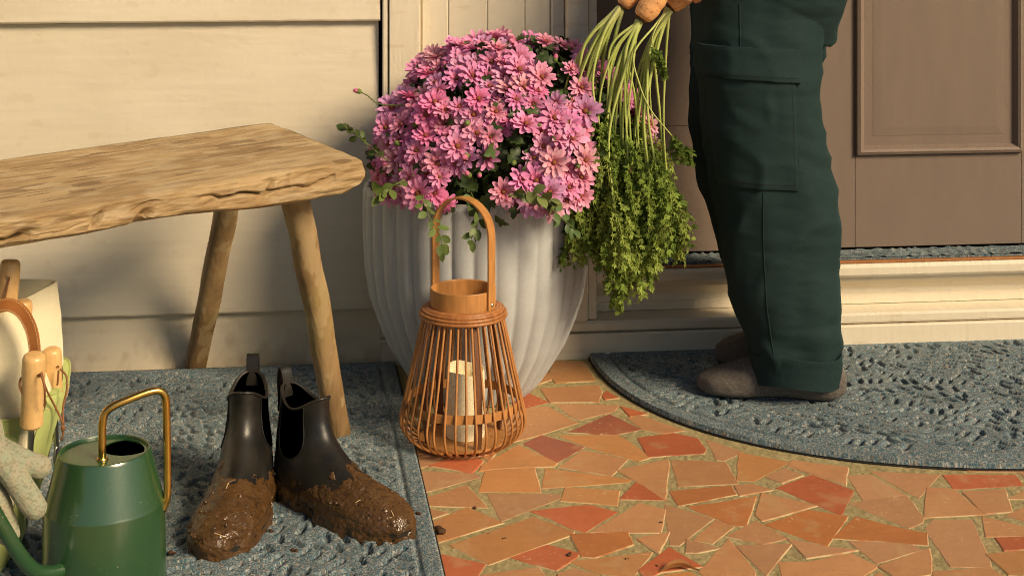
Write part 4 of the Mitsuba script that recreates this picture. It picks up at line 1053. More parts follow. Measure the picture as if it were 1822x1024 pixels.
hand_tool('thick pale wooden tool handle in the front pocket of the tote', (-0.6120, 1.8720, 0.3126), (-0.6209, 1.8880, 0.2177), 0.0146, (0.75, -0.8, 0), [[(-0.5992, 1.8570, 0.2929), (-0.5934, 1.8520, 0.2817), (-0.5929, 1.8550, 0.2664), (-0.5968, 1.8650, 0.2473)], [(-0.6242, 1.8720, 0.2838), (-0.6293, 1.8720, 0.2810), (-0.6307, 1.8720, 0.2716), (-0.6271, 1.8720, 0.2608)]])
hand_tool('pale wooden tool handle with knotted thong in the side pocket of the tote', (-0.6221, 1.9750, 0.2890), (-0.6222, 1.9850, 0.2234), 0.0124, (0.8, -0.7, 0), [[(-0.6045, 1.9550, 0.2672), (-0.5948, 1.9500, 0.2590), (-0.5925, 1.9450, 0.2441), (-0.5962, 1.9400, 0.2197), (-0.5939, 1.9350, 0.2013)], [(-0.5988, 1.8600, 0.2920), (-0.6058, 1.9000, 0.2588), (-0.6035, 1.9300, 0.2253), (-0.5954, 1.9350, 0.2027), (-0.5943, 1.9340, 0.1882), (-0.5973, 1.9340, 0.1793)], [(-0.6074, 1.9570, 0.2643), (-0.6085, 1.9580, 0.2512), (-0.6099, 1.9600, 0.2438)]])
km = trimesh.creation.icosphere(subdivisions=2, radius=0.0030); km.apply_scale([1, 1, 1.5]); km.apply_translation((-0.5940, 1.9330, 0.1960)); 
put('knot', km, 'thong', True, [k for k in labels if k.startswith('garden_tool')][-1])
hand_tool('short rounded wooden tool handle inside the tote behind the strap', (-0.6785, 2.0300, 0.3397), (-0.6849, 2.0350, 0.2773), 0.0125, (0.3, -1, 0))

# gardening glove hanging over the front pocket
gj = {'wrist': ((-0.6965, 1.8000, 0.2846), 0.030), 'palm': ((-0.6582, 1.7900, 0.2397), 0.033), 'palm2': ((-0.6685, 1.7900, 0.2053), 0.028),
      't1': ((-0.6356, 1.7750, 0.2314), 0.0165), 't2': ((-0.5991, 1.7680, 0.2170), 0.0150), 't3': ((-0.5718, 1.7720, 0.2053), 0.0135),
      'i1': ((-0.6266, 1.7650, 0.2283), 0.0165), 'i2': ((-0.5950, 1.7520, 0.1994), 0.0155), 'i3': ((-0.5734, 1.7560, 0.1627), 0.0145),
      'm1': ((-0.6456, 1.7650, 0.2079), 0.0165), 'm2': ((-0.6203, 1.7550, 0.1780), 0.0150), 'm3': ((-0.6072, 1.7600, 0.1300), 0.0140),
      'r1': ((-0.6643, 1.7750, 0.1973), 0.0155), 'r2': ((-0.6574, 1.7750, 0.1563), 0.0145), 'r3': ((-0.6545, 1.7800, 0.1132), 0.0135),
      'p1': ((-0.6804, 1.7850, 0.2003), 0.014), 'p2': ((-0.6892, 1.7900, 0.1640), 0.013), 'p3': ((-0.6945, 1.7950, 0.1309), 0.012)}
gb = [('wrist', 'palm'), ('palm', 'palm2'), ('wrist', 'palm2'), ('palm', 't1'), ('t1', 't2'), ('t2', 't3'), ('palm', 'i1'), ('i1', 'i2'), ('i2', 'i3'), ('palm', 'm1'), ('palm2', 'm1'), ('m1', 'm2'), ('m2', 'm3'), ('palm2', 'r1'), ('r1', 'r2'), ('r2', 'r3'), ('palm2', 'p1'), ('p1', 'p2'), ('p2', 'p3')]
gm = from_man(hull_bones(gj, gb, 18), 0.004, 5)
gm = push(gm, 0.003 * nz(gm.vertices, 60, 3, 3) + 0.0008 * nz(gm.vertices, 300, 4, 2))
G = put('gardening_glove', gm, 'glove_rubber', True)
tag(G, 'mottled grey green gardening glove hanging fingers down over the tote pocket', 'glove')

# ------------------------------------------------------------------ boots
BF = np.array([(0.100, 0.153), (0.100, 0.134), (0.103, 0.114), (0.113, 0.096), (0.138, 0.079), (0.170, 0.064), (0.203, 0.053), (0.234, 0.042), (0.257, 0.030), (0.265, 0.019)])
BB = np.array([(0.010, 0.155), (0.006, 0.134), (0.001, 0.105), (-0.003, 0.070), (-0.002, 0.030), (0.030, 0.010), (0.090, 0.010), (0.155, 0.008), (0.215, 0.008), (0.258, 0.012)])
BWD = np.array([0.0265, 0.0262, 0.027, 0.0305, 0.0355, 0.0395, 0.0420, 0.0435, 0.0345, 0.014])
def boot_surface(nt, na, t0=0.0, t1=1.0, th0=0.0, th1=2 * PI, closed=True, off=0.0):
    t = np.linspace(t0, t1, nt); kk = np.linspace(0, 1, 10)
    dense = np.linspace(0, 1, 200)
    Fs, Bs = spline(BF, 200), spline(BB, 200); Ws = spline(BWD[:, None], 200)[:, 0]
    ip = lambda A: np.interp(t, dense, A)
    th = np.linspace(th0, th1, na, endpoint=not closed)
    F = np.stack([ip(Fs[:, 0]), ip(Fs[:, 1])], -1)[:, None]; B_ = np.stack([ip(Bs[:, 0]), ip(Bs[:, 1])], -1)[:, None]; w = ip(Ws)[:, None] + off
    c, s = np.cos(th)[None], np.sin(th)[None]
    foot = np.clip((t - 0.38) / 0.2, 0, 1)[:, None]
    cc = np.where(c < 0, -np.abs(c) ** (1 - 0.5 * foot), c)
    ss = np.sign(s) * np.abs(s) ** (1 - 0.25 * foot * (c < 0.2))
    mid, half = (F + B_) / 2, (F - B_) / 2
    hl = np.linalg.norm(half, axis=-1, keepdims=True)
    xz = mid + half * (1 + off / hl) * cc[..., None]
    y = w * ss * (1 - 0.20 * foot * np.clip(c, 0, 1)) - 0.010 * foot * np.clip((xz[..., 0] - 0.15) / 0.1, 0, 1)
    z = xz[..., 1]
    dip = np.clip(1 - t / 0.16, 0, 1)[:, None]
    z = z - 0.020 * dip * np.abs(s) ** 3 * (t1 > 0.2)
    return np.stack([xz[..., 0], y, z], -1)
def make_boot(name, label, x, y, ang, mirror, seed, size):
    K = thing(name, label, 'boot')
    M = place(x, y, 0.0125, ang)
    M = M @ np.diag([size, -size if mirror else size, size, 1.0])
    def done(m):
        m.apply_transform(M)
        return outward(m) if m.is_watertight else m
    S = boot_surface(90, 72)
    inner = boot_surface(30, 72, 0.0, 0.30, off=-0.0032)
    cap = inner[::-1]
    up = loft(np.concatenate([S, S[-1:] * 0.6 + S[-1:].mean(1, keepdims=True) * 0.4]), False, True)
    n0 = len(up.vertices)
    rim = np.concatenate([S[:1], S[:1] * 0.5 + inner[:1] * 0.5 + np.array([0, 0, 0.0015]), inner[:1]])
    wall = loft(np.concatenate([rim]), False, False)
    um = cat([up, wall]); um.merge_vertices(); um.fix_normals()
    um.vertices = um.vertices + um.vertex_normals * (0.0012 * nz(um.vertices, 45, seed, 2))[:, None]
    put('upper', done(um), 'boot_rubber', 50, K)
    put('lining', done(loft(inner, False, True)), 'boot_lining', 40, K)
    for s in (1, -1):
        th0, th1 = (0.98, 2.05) if s > 0 else (2 * PI - 2.05, 2 * PI - 0.98)
        t = np.linspace(0.012, 0.40, 34)
        full = boot_surface(400, 2, 0, 1)  # spacing reference
        rows = []
        for ti in t:
            wv = 1 - max(0, (ti - 0.26) / 0.14) ** 2.2
            c0_, hw = (th0 + th1) / 2, (th1 - th0) / 2 * max(wv, 0.02) ** 0.5
            rows.append(boot_surface(2, 14, ti, min(ti + 1e-4, 1), c0_ - hw, c0_ + hw, False, 0.0007)[0])
            d_ = max(0, 1 - ti / 0.16); rows[-1][:, 2] -= 0.020 * d_ * np.abs(np.sin(np.linspace(c0_ - hw, c0_ + hw, 14))) ** 3
        rows = np.array(rows)
        g = put('elastic_panel', done(sheet(rows)), 'elastic', 40, K)
        edge = np.concatenate([rows[:, 0], rows[-1, 1:-1], rows[::-1, -1]])
        put('piping', done(tube(edge, 0.0011, 6)), 'boot_rubber', True, g)
    top = boot_surface(2, 72)[0]
    put('top_binding', done(tube(np.vstack([top, top[:1]]) + [0, 0, 0.0004], 0.0021, 8)), 'boot_rubber', True, K)
    pl = spline([(0.0005, 0, 0.114), (0.0010, 0, 0.132), (-0.0015, 0, 0.158), (0.0020, 0, 0.1765), (0.0090, 0, 0.172), (0.0125, 0, 0.154), (0.0125, 0, 0.136)], 40)

    t_, _, _ = frames(pl); nn_ = np.stack([-t_[:, 2], t_[:, 1] * 0, t_[:, 0]], -1); yy = np.array([0, 1.0, 0])
    Pb = np.stack([pl + yy * 0.0085 + nn_ * 0.001, pl - yy * 0.0085 + nn_ * 0.001, pl - yy * 0.0085 - nn_ * 0.001, pl + yy * 0.0085 - nn_ * 0.001], 1)
    pk = put('pull_tab', done(loft(Pb)), 'boot_rubber', 40, K)
    put('stitching', done(cat([tube([pl[i] + yy * q * 0.0062 + nn_[i] * 0.0012 * e, pl[i] * 0.4 + pl[i + 1] * 0.6 + yy * q * 0.0062 + nn_[i] * 0.0012 * e], 0.0004, 4) for i in range(2, 38) for q in (-1, 1) for e in (-1, 1)])), 'elastic', False, pk)
    # sole and heel
    S2 = boot_surface(120, 60, 0.36, 1.0)
    hullp = sg.MultiPoint(S2.reshape(-1, 3)[:, :2]).convex_hull
    waist = sg.Point(0.105, 0.075).buffer(0.042).union(sg.Point(0.105, -0.078).buffer(0.042))
    outl = hullp.difference(waist).buffer(0.002).simplify(0.0005)
    so = cat([extrude(outl, 0.010, 0.0045), extrude(outl.buffer(0.0012), 0.0022, 0.0085), extrude(outl.intersection(sg.box(-0.02, -0.1, 0.065, 0.1)).buffer(-0.0015), 0.013, -0.0075), extrude(outl.intersection(sg.box(0.11, -0.1, 0.3, 0.1)).buffer(-0.002), 0.0125, -0.0075)])
    put('sole', done(so), 'boot_rubber', 25, K)
    # mud: a thick skin that rises out of the upper where the noise says so
    S3 = boot_surface(300, 230, 0.20, 1.0)
    end = S3[-1:] * 0.5 + S3[-1:].mean(1, keepdims=True) * 0.5
    mm = loft(np.concatenate([S3, end]), False, True); mm.fix_normals()
    v, n = mm.vertices.copy(), mm.vertex_normals
    hi = v[:, 2]
    lim = np.interp(v[:, 0], [-0.01, 0.04, 0.09, 0.125, 0.16, 0.27], [0.020, 0.018, 0.029, 0.047, 0.066, 0.09])
    m_ = (lim - hi) / 0.035 + 1.5 * nz(v, 38, seed + 1, 4) * 1.6 + 0.9 * nz(v, 130, seed + 2, 3)
    m_ = m_ + 1.3 * np.clip((meshkit.noise(v * [70, 70, 45] + 3, seed + 11) - 0.70) / 0.3, 0, 1) * np.exp(-np.clip(hi - lim, 0, 1) / 0.03) * 2.2
    m_ = np.clip(m_, -0.8, 1.0)
    clumps = np.clip(meshkit.noise(v * 170, seed + 5) - 0.58, 0, 1) * 0.011 + np.clip(meshkit.noise(v * 90 + 9, seed + 6) - 0.55, 0, 1) * 0.009
    th = np.where(m_ > 0, 0.0005 + 0.0016 * np.clip(m_, 0, 0.7) + 0.26 * clumps * np.clip(m_ * 1.6, 0, 1) + 0.0010 * nz(v, 160, seed + 7, 2), m_ * 0.004 - 0.0006)
    mm.vertices = v + n * th[:, None]
    put('mud', done(mm), 'mud', True, K)
    sv = outl.buffer(0.0006)
    o = np.array(sv.exterior.coords)[:-1]
    o = np.array(sg.LineString(np.vstack([o, o[:1]])).segmentize(0.0022).coords)[:-1]
    zz = np.linspace(-0.006, 0.0125, 9)
    SM = np.stack([np.column_stack([o, np.full(len(o), a)]) for a in zz])
    SM = np.concatenate([SM, SM[-1:] * [0.988, 0.975, 1] + [0.0016, 0, 0.0050], SM[-1:] * [0.97, 0.93, 1] + [0.004, 0, 0.0105], SM[-1:] * [0.93, 0.84, 1] + [0.009, 0, 0.0160]])
    ms = loft(SM, False, False); ms.fix_normals()
    w_ = nz(ms.vertices, 50, seed + 9, 4) * 0.012 + 0.002 * nz(ms.vertices, 230, seed + 8, 2) + 0.0004 + 0.0010 * np.clip((ms.vertices[:, 0] - 0.08) / 0.1, -1, 1)
    nxy = ms.vertex_normals * [1, 1, 0]
    ms.vertices = ms.vertices + nxy * w_[:, None]
    put('mud', done(ms), 'mud', True, K)
    cl = []
    r = np.random.default_rng(seed)
    idx = np.where(m_ > 0.12)[0]
    for i in r.choice(idx, 90):
        b = trimesh.creation.icosphere(subdivisions=1, radius=r.uniform(0.0008, 0.0030)); b.vertices *= r.uniform(0.6, 1.3, 3); b.vertices += r.normal(0, 0.0003, b.vertices.shape)
        b.apply_translation(mm.vertices[i] if False else (v + n * th[:, None])[i]); cl.append(b)
    tag(put('mud_clods', done(cat(cl)), 'mud', 30, K), kind='stuff')
    gr = []
    for i in r.choice(idx, 4):
        q = (v + n * th[:, None])[i] + n[i] * 0.0008; d_ = np.cross(n[i], r.normal(size=3)); d_ /= np.linalg.norm(d_)
        gr.append(tube([q - d_ * r.uniform(0.003, 0.008), q + n[i] * 0.001, q + d_ * r.uniform(0.003, 0.008)], 0.0005, 4))
    tag(put('straw_bits', done(cat(gr)), 'stitch', False, K), kind='stuff')
    return K
make_boot('boot', 'muddy black ankle boot pointing straight at the viewer, nearer the watering can', -0.396, 2.238, math.radians(-88.5), False, 21, 1.07)
make_boot('boot', 'muddy black ankle boot turned sideways, toe near the edge of the straight mat', -0.346, 2.203, math.radians(-44.5), True, 43, 1.02)

# ------------------------------------------------------------------ the person
PE = thing('person', 'person in dark green cargo trousers and grey socks holding carrots on the half-round mat', 'person')
def leg_rings(rows, n=96, fold=1.0, seed=0):
    rows = np.asarray(rows, float)
    z = np.linspace(rows[0, 0], rows[-1, 0], 110)
    o = np.argsort(rows[:, 0])
    g = [np.interp(z, rows[o, 0], rows[o, k]) for k in range(1, 5)]
    g = [np.convolve(np.pad(q, 4, mode='edge'), np.ones(9) / 9, mode='valid') for q in g]
    an = np.arange(n) * 2 * PI / n
    P = np.empty((len(z), n, 3))
    ca, sa = np.sign(np.cos(an)) * np.abs(np.cos(an)) ** 0.9, np.sign(np.sin(an)) * np.abs(np.sin(an)) ** 0.9
    l, r_, cy, ry = g
    P[..., 0] = ((l + r_) / 2)[:, None] + ((r_ - l) / 2)[:, None] * ca
    P[..., 1] = cy[:, None] + ry[:, None] * sa
    P[..., 2] = z[:, None]
    return P
near = [(0.052, 0.433, 0.581, 2.605, 0.064), (0.095, 0.428, 0.582, 2.605, 0.070), (0.14, 0.408, 0.585, 2.605, 0.075), (0.20, 0.389, 0.584, 2.605, 0.080), (0.27, 0.374, 0.582, 2.605, 0.084), (0.345, 0.362, 0.580, 2.607, 0.088), (0.43, 0.351, 0.576, 2.61, 0.093),
        (0.49, 0.344, 0.562, 2.612, 0.096), (0.55, 0.336, 0.550, 2.617, 0.100), (0.597, 0.332, 0.550, 2.62, 0.103), (0.66, 0.329, 0.557, 2.63, 0.106), (0.72, 0.328, 0.562, 2.635, 0.108), (0.80, 0.33, 0.575, 2.64, 0.11)]
farl = [(0.060, 0.455, 0.600, 2.785, 0.062), (0.153, 0.420, 0.596, 2.785, 0.072), (0.23, 0.393, 0.594, 2.78, 0.08), (0.369, 0.354, 0.582, 2.775, 0.088), (0.463, 0.338, 0.575, 2.77, 0.094), (0.554, 0.334, 0.572, 2.762, 0.100), (0.66, 0.335, 0.592, 2.752, 0.105), (0.72, 0.335, 0.612, 2.75, 0.108), (0.80, 0.335, 0.628, 2.745, 0.108)]
hips = [(0.64, 0.345, 0.585, 2.69, 0.11), (0.70, 0.334, 0.605, 2.69, 0.16), (0.78, 0.327, 0.630, 2.69, 0.172), (0.86, 0.330, 0.633, 2.69, 0.172), (0.94, 0.345, 0.605, 2.69, 0.160), (1.03, 0.36, 0.575, 2.69, 0.145)]
def man_of(rows): return to_man(loft(leg_rings(rows, 72)))
tr = from_man(man_of(near) + man_of(farl) + man_of(hips), 0.011, 4)
v = tr.vertices.copy(); n = tr.vertex_normals
zc = v[:, 2]
q = np.column_stack([v[:, 0] * 5 + zc * 3.2, v[:, 1] * 5, zc * 11 + v[:, 0] * 4])
rid = lambda w: 1 - 2 * np.abs(meshkit.fbm(w + 40, 2, 5) - 0.5) * 2
folds = 0.013 * nz(q, 1.0, 3, 3) + 0.013 * nz(v * [16, 16, 2.4], 1.0, 8, 3) + 0.006 * (rid(np.column_stack([v[:, 0] * 9 + zc * 6, v[:, 1] * 8, zc * 7 - v[:, 0] * 5])) ** 3 - 0.3)
kn = np.exp(-((zc - 0.46) / 0.06) ** 2) * np.clip((v[:, 0] - 0.45) / 0.1, 0, 1)
folds += -0.007 * kn * np.abs(np.sin(zc * 75 + v[:, 0] * 30)) 
lowf = np.clip(1 - (zc - 0.05) / 0.16, 0, 1)
folds += 0.004 * lowf * np.sin(zc * 95 + v[:, 0] * 40 + 6 * nz(v, 9, 12, 2))
pocketz = (v[:, 1] < 2.6) & (zc > 0.40)
tr.vertices = v + n * (folds * np.where(pocketz, 0.7, 1.0))[:, None]
TRK = put('trousers', tr, 'twill', True, PE)
sv = tr.vertices; front = (tr.vertex_normals[:, 1] < -0.05) & (sv[:, 1] < 2.63)
surf = LinearNDInterpolator(sv[front][:, [0, 2]], sv[front][:, 1])
near2 = LinearNDInterpolator(sv[front][:, [0, 2]], tr.vertex_normals[front])
def patch(corners, nu, nv, off, name, thick=0.018, parent=TRK, rib=False):
    """A cloth panel lying on the near trouser leg; corners (x, z): lower left, lower right, upper right, upper left."""
    a, b, c_, d = [np.array(k) for k in corners]
    U, V = np.meshgrid(np.linspace(0, 1, nu), np.linspace(0, 1, nv), indexing='ij')
    q = (a * ((1 - U) * (1 - V))[..., None] + b * (U * (1 - V))[..., None] + c_ * (U * V)[..., None] + d * ((1 - U) * V)[..., None])
    y = surf(q[..., 0], q[..., 1]); N = near2(q[..., 0], q[..., 1])
    ok = np.nan_to_num(y, nan=2.56)
    P = np.stack([q[..., 0], ok, q[..., 1]], -1); N = np.nan_to_num(N, nan=0); N[..., 1] -= 1e-6; N /= np.linalg.norm(N, axis=-1, keepdims=True)
    e = np.minimum(np.minimum(U, 1 - U) * nu, np.minimum(V, 1 - V) * nv)
    Pt = P + N * (off + 0.0006 * np.clip(e, 0, 2))[..., None]
    Pb = P + N * (off - thick)
    m = loft(np.stack([np.concatenate([x, y_[::-1]]) for x, y_ in zip(Pt, Pb)]))
    put(name, m, 'twill', 50, parent)
    return Pt, N
pxz = lambda px, py: ((px - 911) / 1000 - 0.0, 0.88 - (py + 160) / 1000)
A = [pxz(1272, 318), pxz(1406, 322), pxz(1398, 128), pxz(1252, 118)]
pt, N = patch(A, 40, 46, 0.0045, 'cargo_pocket')
B_ = [pxz(1246, 126), pxz(1410, 138), pxz(1405, 80), pxz(1246, 74)]
pf, N2_ = patch(B_, 40, 18, 0.0115, 'pocket_flap')
def seam(P, name):
    put(name, cat([tube([P[i], P[i] * 0.35 + P[i + 1] * 0.65], 0.0006, 4) for i in range(len(P) - 1)]), 'boot_rubber', False, TRK)
seam(pt[2:-2, 2] + N[2:-2, 2] * 0.0003, 'pocket_stitching'); seam(pt[-3, 2:-2] + N[-3, 2:-2] * 0.0003, 'pocket_stitching'); seam(pf[2:-2, 2] + N2_[2:-2, 2] * 0.0003, 'flap_stitching')
for xs in ([(1344, 326), (1346, 420), (1352, 520), (1366, 612)], [(1306, 2), (1306, 40), (1306, 74)]):
    xz = spline([pxz(*k) for k in xs], 40)
    yv = surf(xz[:, 0], xz[:, 1]); okk = ~np.isnan(yv)
    put('seam', tube(np.column_stack([xz[okk, 0], yv[okk] - 0.0002, xz[okk, 1]]), 0.0013, 5), 'twill', True, TRK)
def cuff(rows, z0, z1, name):
    rows = np.asarray(rows)
    zl = np.linspace(z0, z1, 9); an = np.arange(90) * 2 * PI / 90
    R = []
    def at(z, off):
        l, r_, cy, ry = [np.interp(z, rows[:, 0], rows[:, k]) for k in range(1, 5)]
        x = (l + r_) / 2 + ((r_ - l) / 2 + off) * np.sign(np.cos(an)) * np.abs(np.cos(an)) ** 0.9; y = cy + (ry + off) * np.sign(np.sin(an)) * np.abs(np.sin(an)) ** 0.9
        wob = 0.002 + 0.005 * nz(np.column_stack([np.cos(an) * 1.6, np.sin(an) * 1.6, np.full(90, z * 3)]), 1, 5, 3)
        tilt = -0.006 * np.cos(an)
        return np.column_stack([x + wob * np.cos(an), y + wob * np.sin(an), z + tilt * 0.4 + 0.0035 * np.sin(an * 3 + 1)])
    for z in zl: R.append(at(z, 0.0025 + 0.0015 * math.sin((z - z0) / (z1 - z0) * PI)))
    R.append(at(z1 + 0.001, 0.0015)); R.append(at(z1 - 0.002, -0.006))
    R.insert(0, at(z0, 0.0030)); R.insert(0, at(z0 + 0.004, -0.004)); R.insert(0, at(z0 + 0.03, -0.006))
    put(name, loft(np.array(R), False, False), 'twill', 40, TRK)
cuff(near, 0.046, 0.098, 'cuff'); cuff(farl, 0.052, 0.102, 'cuff')
def sock(x_toe, y_toe, x_heel, y_heel, name):
    L = math.hypot(x_toe - x_heel, y_toe - y_heel)
    ang = math.atan2(y_toe - y_heel, x_toe - x_heel)
    t = np.linspace(0, 1, 60)
    key = np.array([0, 0.03, 0.10, 0.2, 0.35, 0.5, 0.65, 0.78, 0.90, 0.97, 1.0])
    hw = np.interp(t, key, [0.012, 0.022, 0.031, 0.034, 0.036, 0.040, 0.045, 0.047, 0.040, 0.026, 0.010])
    zt = np.interp(t, key, [0.040, 0.064, 0.092, 0.110, 0.098, 0.080, 0.066, 0.054, 0.045, 0.036, 0.028])
    zb = np.interp(t, key, [0.018, 0.008, 0.002, 0.0, 0.003, 0.004, 0.001, 0.0, 0.002, 0.007, 0.014])
    k9 = np.ones(5) / 5; sm = lambda q: np.convolve(np.pad(q, 2, mode='edge'), k9, mode='valid')
    hw, zt, zb = sm(hw), sm(zt), sm(zb)
    an = np.arange(44) * 2 * PI / 44
    P = np.empty((60, 44, 3))
    e = np.where(np.sin(an) < 0, 0.55, 1.0)
    P[..., 0] = (t * L)[:, None]
    P[..., 1] = hw[:, None] * np.sign(np.cos(an)) * np.abs(np.cos(an)) ** 0.8
    P[..., 2] = ((zt + zb) / 2)[:, None] + ((zt - zb) / 2)[:, None] * np.sign(np.sin(an)) * np.abs(np.sin(an)) ** e
    foot = to_man(loft(P))
    ank = m3.Manifold.batch_hull([m3.Manifold.sphere(0.038, 24).translate((0.050, 0, 0.07)), m3.Manifold.sphere(0.040, 24).translate((0.055, 0, 0.22))])
    m = from_man(foot + ank, 0.008, 8)
    m.apply_transform(place(x_heel, y_heel, 0.0115, ang))
    m = push(m, 0.005 * nz(m.vertices, 34, 4, 3) + 0.0015 * nz(m.vertices, 200, 5, 2))
    return put(name, m, 'sock_wool', True, PE)
sock(0.336, 2.640, 0.592, 2.588, 'sock'); sock(0.392, 2.815, 0.612, 2.785, 'sock')
# upper body, head and arms: above the frame
bj = {'hip': ((0.47, 2.69, 1.02), 0.135), 'chest': ((0.46, 2.69, 1.26), 0.125), 'neckb': ((0.47, 2.69, 1.40), 0.07), 'neck': ((0.45, 2.69, 1.46), 0.05), 'head': ((0.42, 2.69, 1.58), 0.085), 'chin': ((0.375, 2.69, 1.52), 0.045), 'nose': ((0.325, 2.69, 1.565), 0.012),
      'sl': ((0.47, 2.55, 1.36), 0.055), 'el': ((0.55, 2.53, 1.09), 0.040), 'wl': ((0.40, 2.550, 0.890), 0.026),
      'sr': ((0.47, 2.85, 1.36), 0.055), 'er': ((0.55, 2.92, 1.10), 0.040), 'wr': ((0.42, 2.90, 0.90), 0.026),
      'pl': ((0.314, 2.517, 0.798), 0.021), 'pl2': ((0.366, 2.517, 0.811), 0.022), 'pr': ((0.38, 2.90, 0.83), 0.026), 'pr2': ((0.41, 2.90, 0.84), 0.024)}
bones = [('hip', 'chest'), ('chest', 'neckb'), ('neckb', 'neck'), ('neck', 'head'), ('head', 'chin'), ('chin', 'nose'), ('head', 'nose'), ('chest', 'sl'), ('neckb', 'sl'), ('sl', 'el'), ('el', 'wl'), ('chest', 'sr'), ('neckb', 'sr'), ('sr', 'er'), ('er', 'wr'), ('wl', 'pl'), ('wl', 'pl2'), ('pl', 'pl2'), ('wr', 'pr'), ('wr', 'pr2'), ('pr', 'pr2')]
# left hand: back of the hand to the viewer, fingers closing under the carrots; thumb over them from the front
fingers = {'f1': [(0.286, 2.398, 0.796), (0.268, 2.384, 0.771), (0.262, 2.394, 0.746), (0.266, 2.420, 0.737)],
           'f2': [(0.306, 2.396, 0.796), (0.294, 2.380, 0.766), (0.288, 2.392, 0.738), (0.292, 2.422, 0.731)],
           'f3': [(0.328, 2.397, 0.800), (0.318, 2.382, 0.770), (0.310, 2.392, 0.742), (0.306, 2.420, 0.7335)],
           'f4': [(0.350, 2.400, 0.806), (0.342, 2.388, 0.780), (0.334, 2.396, 0.756), (0.330, 2.418, 0.746)],
           'th': [(0.300, 2.425, 0.812), (0.268, 2.440, 0.800), (0.240, 2.440, 0.782), (0.222, 2.428, 0.766)]}
fingers = {k: [(x * 1.045, y + 0.112, EYE - (EYE - z) * 1.045) for x, y, z in v] for k, v in fingers.items()}
for nm, ps in fingers.items():
    for i, q in enumerate(ps):
        bj[f'{nm}{i}'] = (q, (0.0105, 0.0098, 0.0090, 0.0080)[i])
        if i: bones.append((f'{nm}{i-1}', f'{nm}{i}'))
    bones.append(('pl' if nm in ('f1', 'f2', 'th') else 'pl2', f'{nm}0'))
for nm, (dx, dz) in {'g1': (-0.03, 0.0), 'g2': (-0.01, -0.005), 'g3': (0.012, -0.003), 'g4': (0.03, 0.004)}.items():
    ps = [(0.392 + dx, 2.89, 0.815 + dz), (0.384 + dx, 2.885, 0.785 + dz), (0.388 + dx, 2.895, 0.758 + dz), (0.396 + dx, 2.905, 0.742 + dz)]
    for i, q in enumerate(ps):
        bj[f'{nm}{i}'] = (q, (0.0105, 0.0098, 0.009, 0.008)[i])
        if i: bones.append((f'{nm}{i-1}', f'{nm}{i}'))
    bones.append(('pr', f'{nm}0'))
bm = from_man(hull_bones(bj, bones, 16), 0.008, 4)
put('body', bm, 'skin', True, PE)
sj = {k: (bj[k][0], bj[k][1] + 0.014) for k in ('hip', 'chest', 'neckb', 'sl', 'el', 'sr', 'er')}
sm_ = from_man(hull_bones(sj, [('hip', 'chest'), ('chest', 'neckb'), ('chest', 'sl'), ('neckb', 'sl'), ('sl', 'el'), ('chest', 'sr'), ('neckb', 'sr'), ('sr', 'er')], 24), 0.02, 6)
put('shirt', push(sm_, 0.012 * nz(sm_.vertices, 14, 3, 3)), 'shirt', True, PE)
hm = from_man(m3.Manifold.batch_hull([m3.Manifold.sphere(0.094, 24).translate((0.437, 2.69, 1.60)), m3.Manifold.sphere(0.07, 24).translate((0.475, 2.69, 1.50))]), 0.012, 2)
put('hair', push(hm, 0.014 * nz(hm.vertices, 40, 3, 3)), 'hair', True, PE)
put('nail', cat([trimesh.creation.icosphere(subdivisions=1, radius=0.0055).apply_scale([1, 0.5, 1]).apply_translation(np.array(fingers[k][3]) + [0, 0.0065, -0.002]) for k in ('f1', 'f2', 'f3', 'f4')]), 'nail', True, PE)
for dy in (-0.033, 0.033):
    e = trimesh.creation.icosphere(subdivisions=2, radius=0.011); e.apply_translation((0.352, 2.69 + dy, 1.59)); put('eye', e, 'boot_lining', True, PE)
mo_ = trimesh.creation.icosphere(subdivisions=2, radius=0.018); mo_.apply_scale([0.35, 1.2, 0.3]); mo_.apply_translation((0.333, 2.69, 1.525)); put('mouth', mo_, 'nail', True, PE)

# ------------------------------------------------------------------ carrots held by their tops' crowns
def leaflet_set(r, size, col):
    """A three-lobed segment of a carrot leaf along +x: narrow diamonds."""
    V, F = [], []
    for a, s in ((0, 1.0), (0.75, 0.74), (-0.75, 0.74), (0.36, 0.9), (-0.38, 0.9)):
        if abs(a) == 0.3 and r.random() < 0.4: continue
        a += r.uniform(-0.15, 0.15); L = size * s * r.uniform(0.8, 1.15); w = size * 0.15
        d = np.array([math.cos(a), math.sin(a), r.uniform(-0.3, 0.3)]); nn = np.array([-math.sin(a), math.cos(a), 0])
        k = len(V)
        V += [d * 0.04 * L, d * 0.62 * L + nn * w + [0, 0, 0.10 * size], d * L, d * 0.62 * L - nn * w + [0, 0, 0.10 * size]]
        F += [(k, k + 1, k + 2), (k, k + 2, k + 3)]
    return np.array(V), np.array(F), np.tile(np.asarray(col) * r.uniform(0.7, 1.3), (len(V), 1))
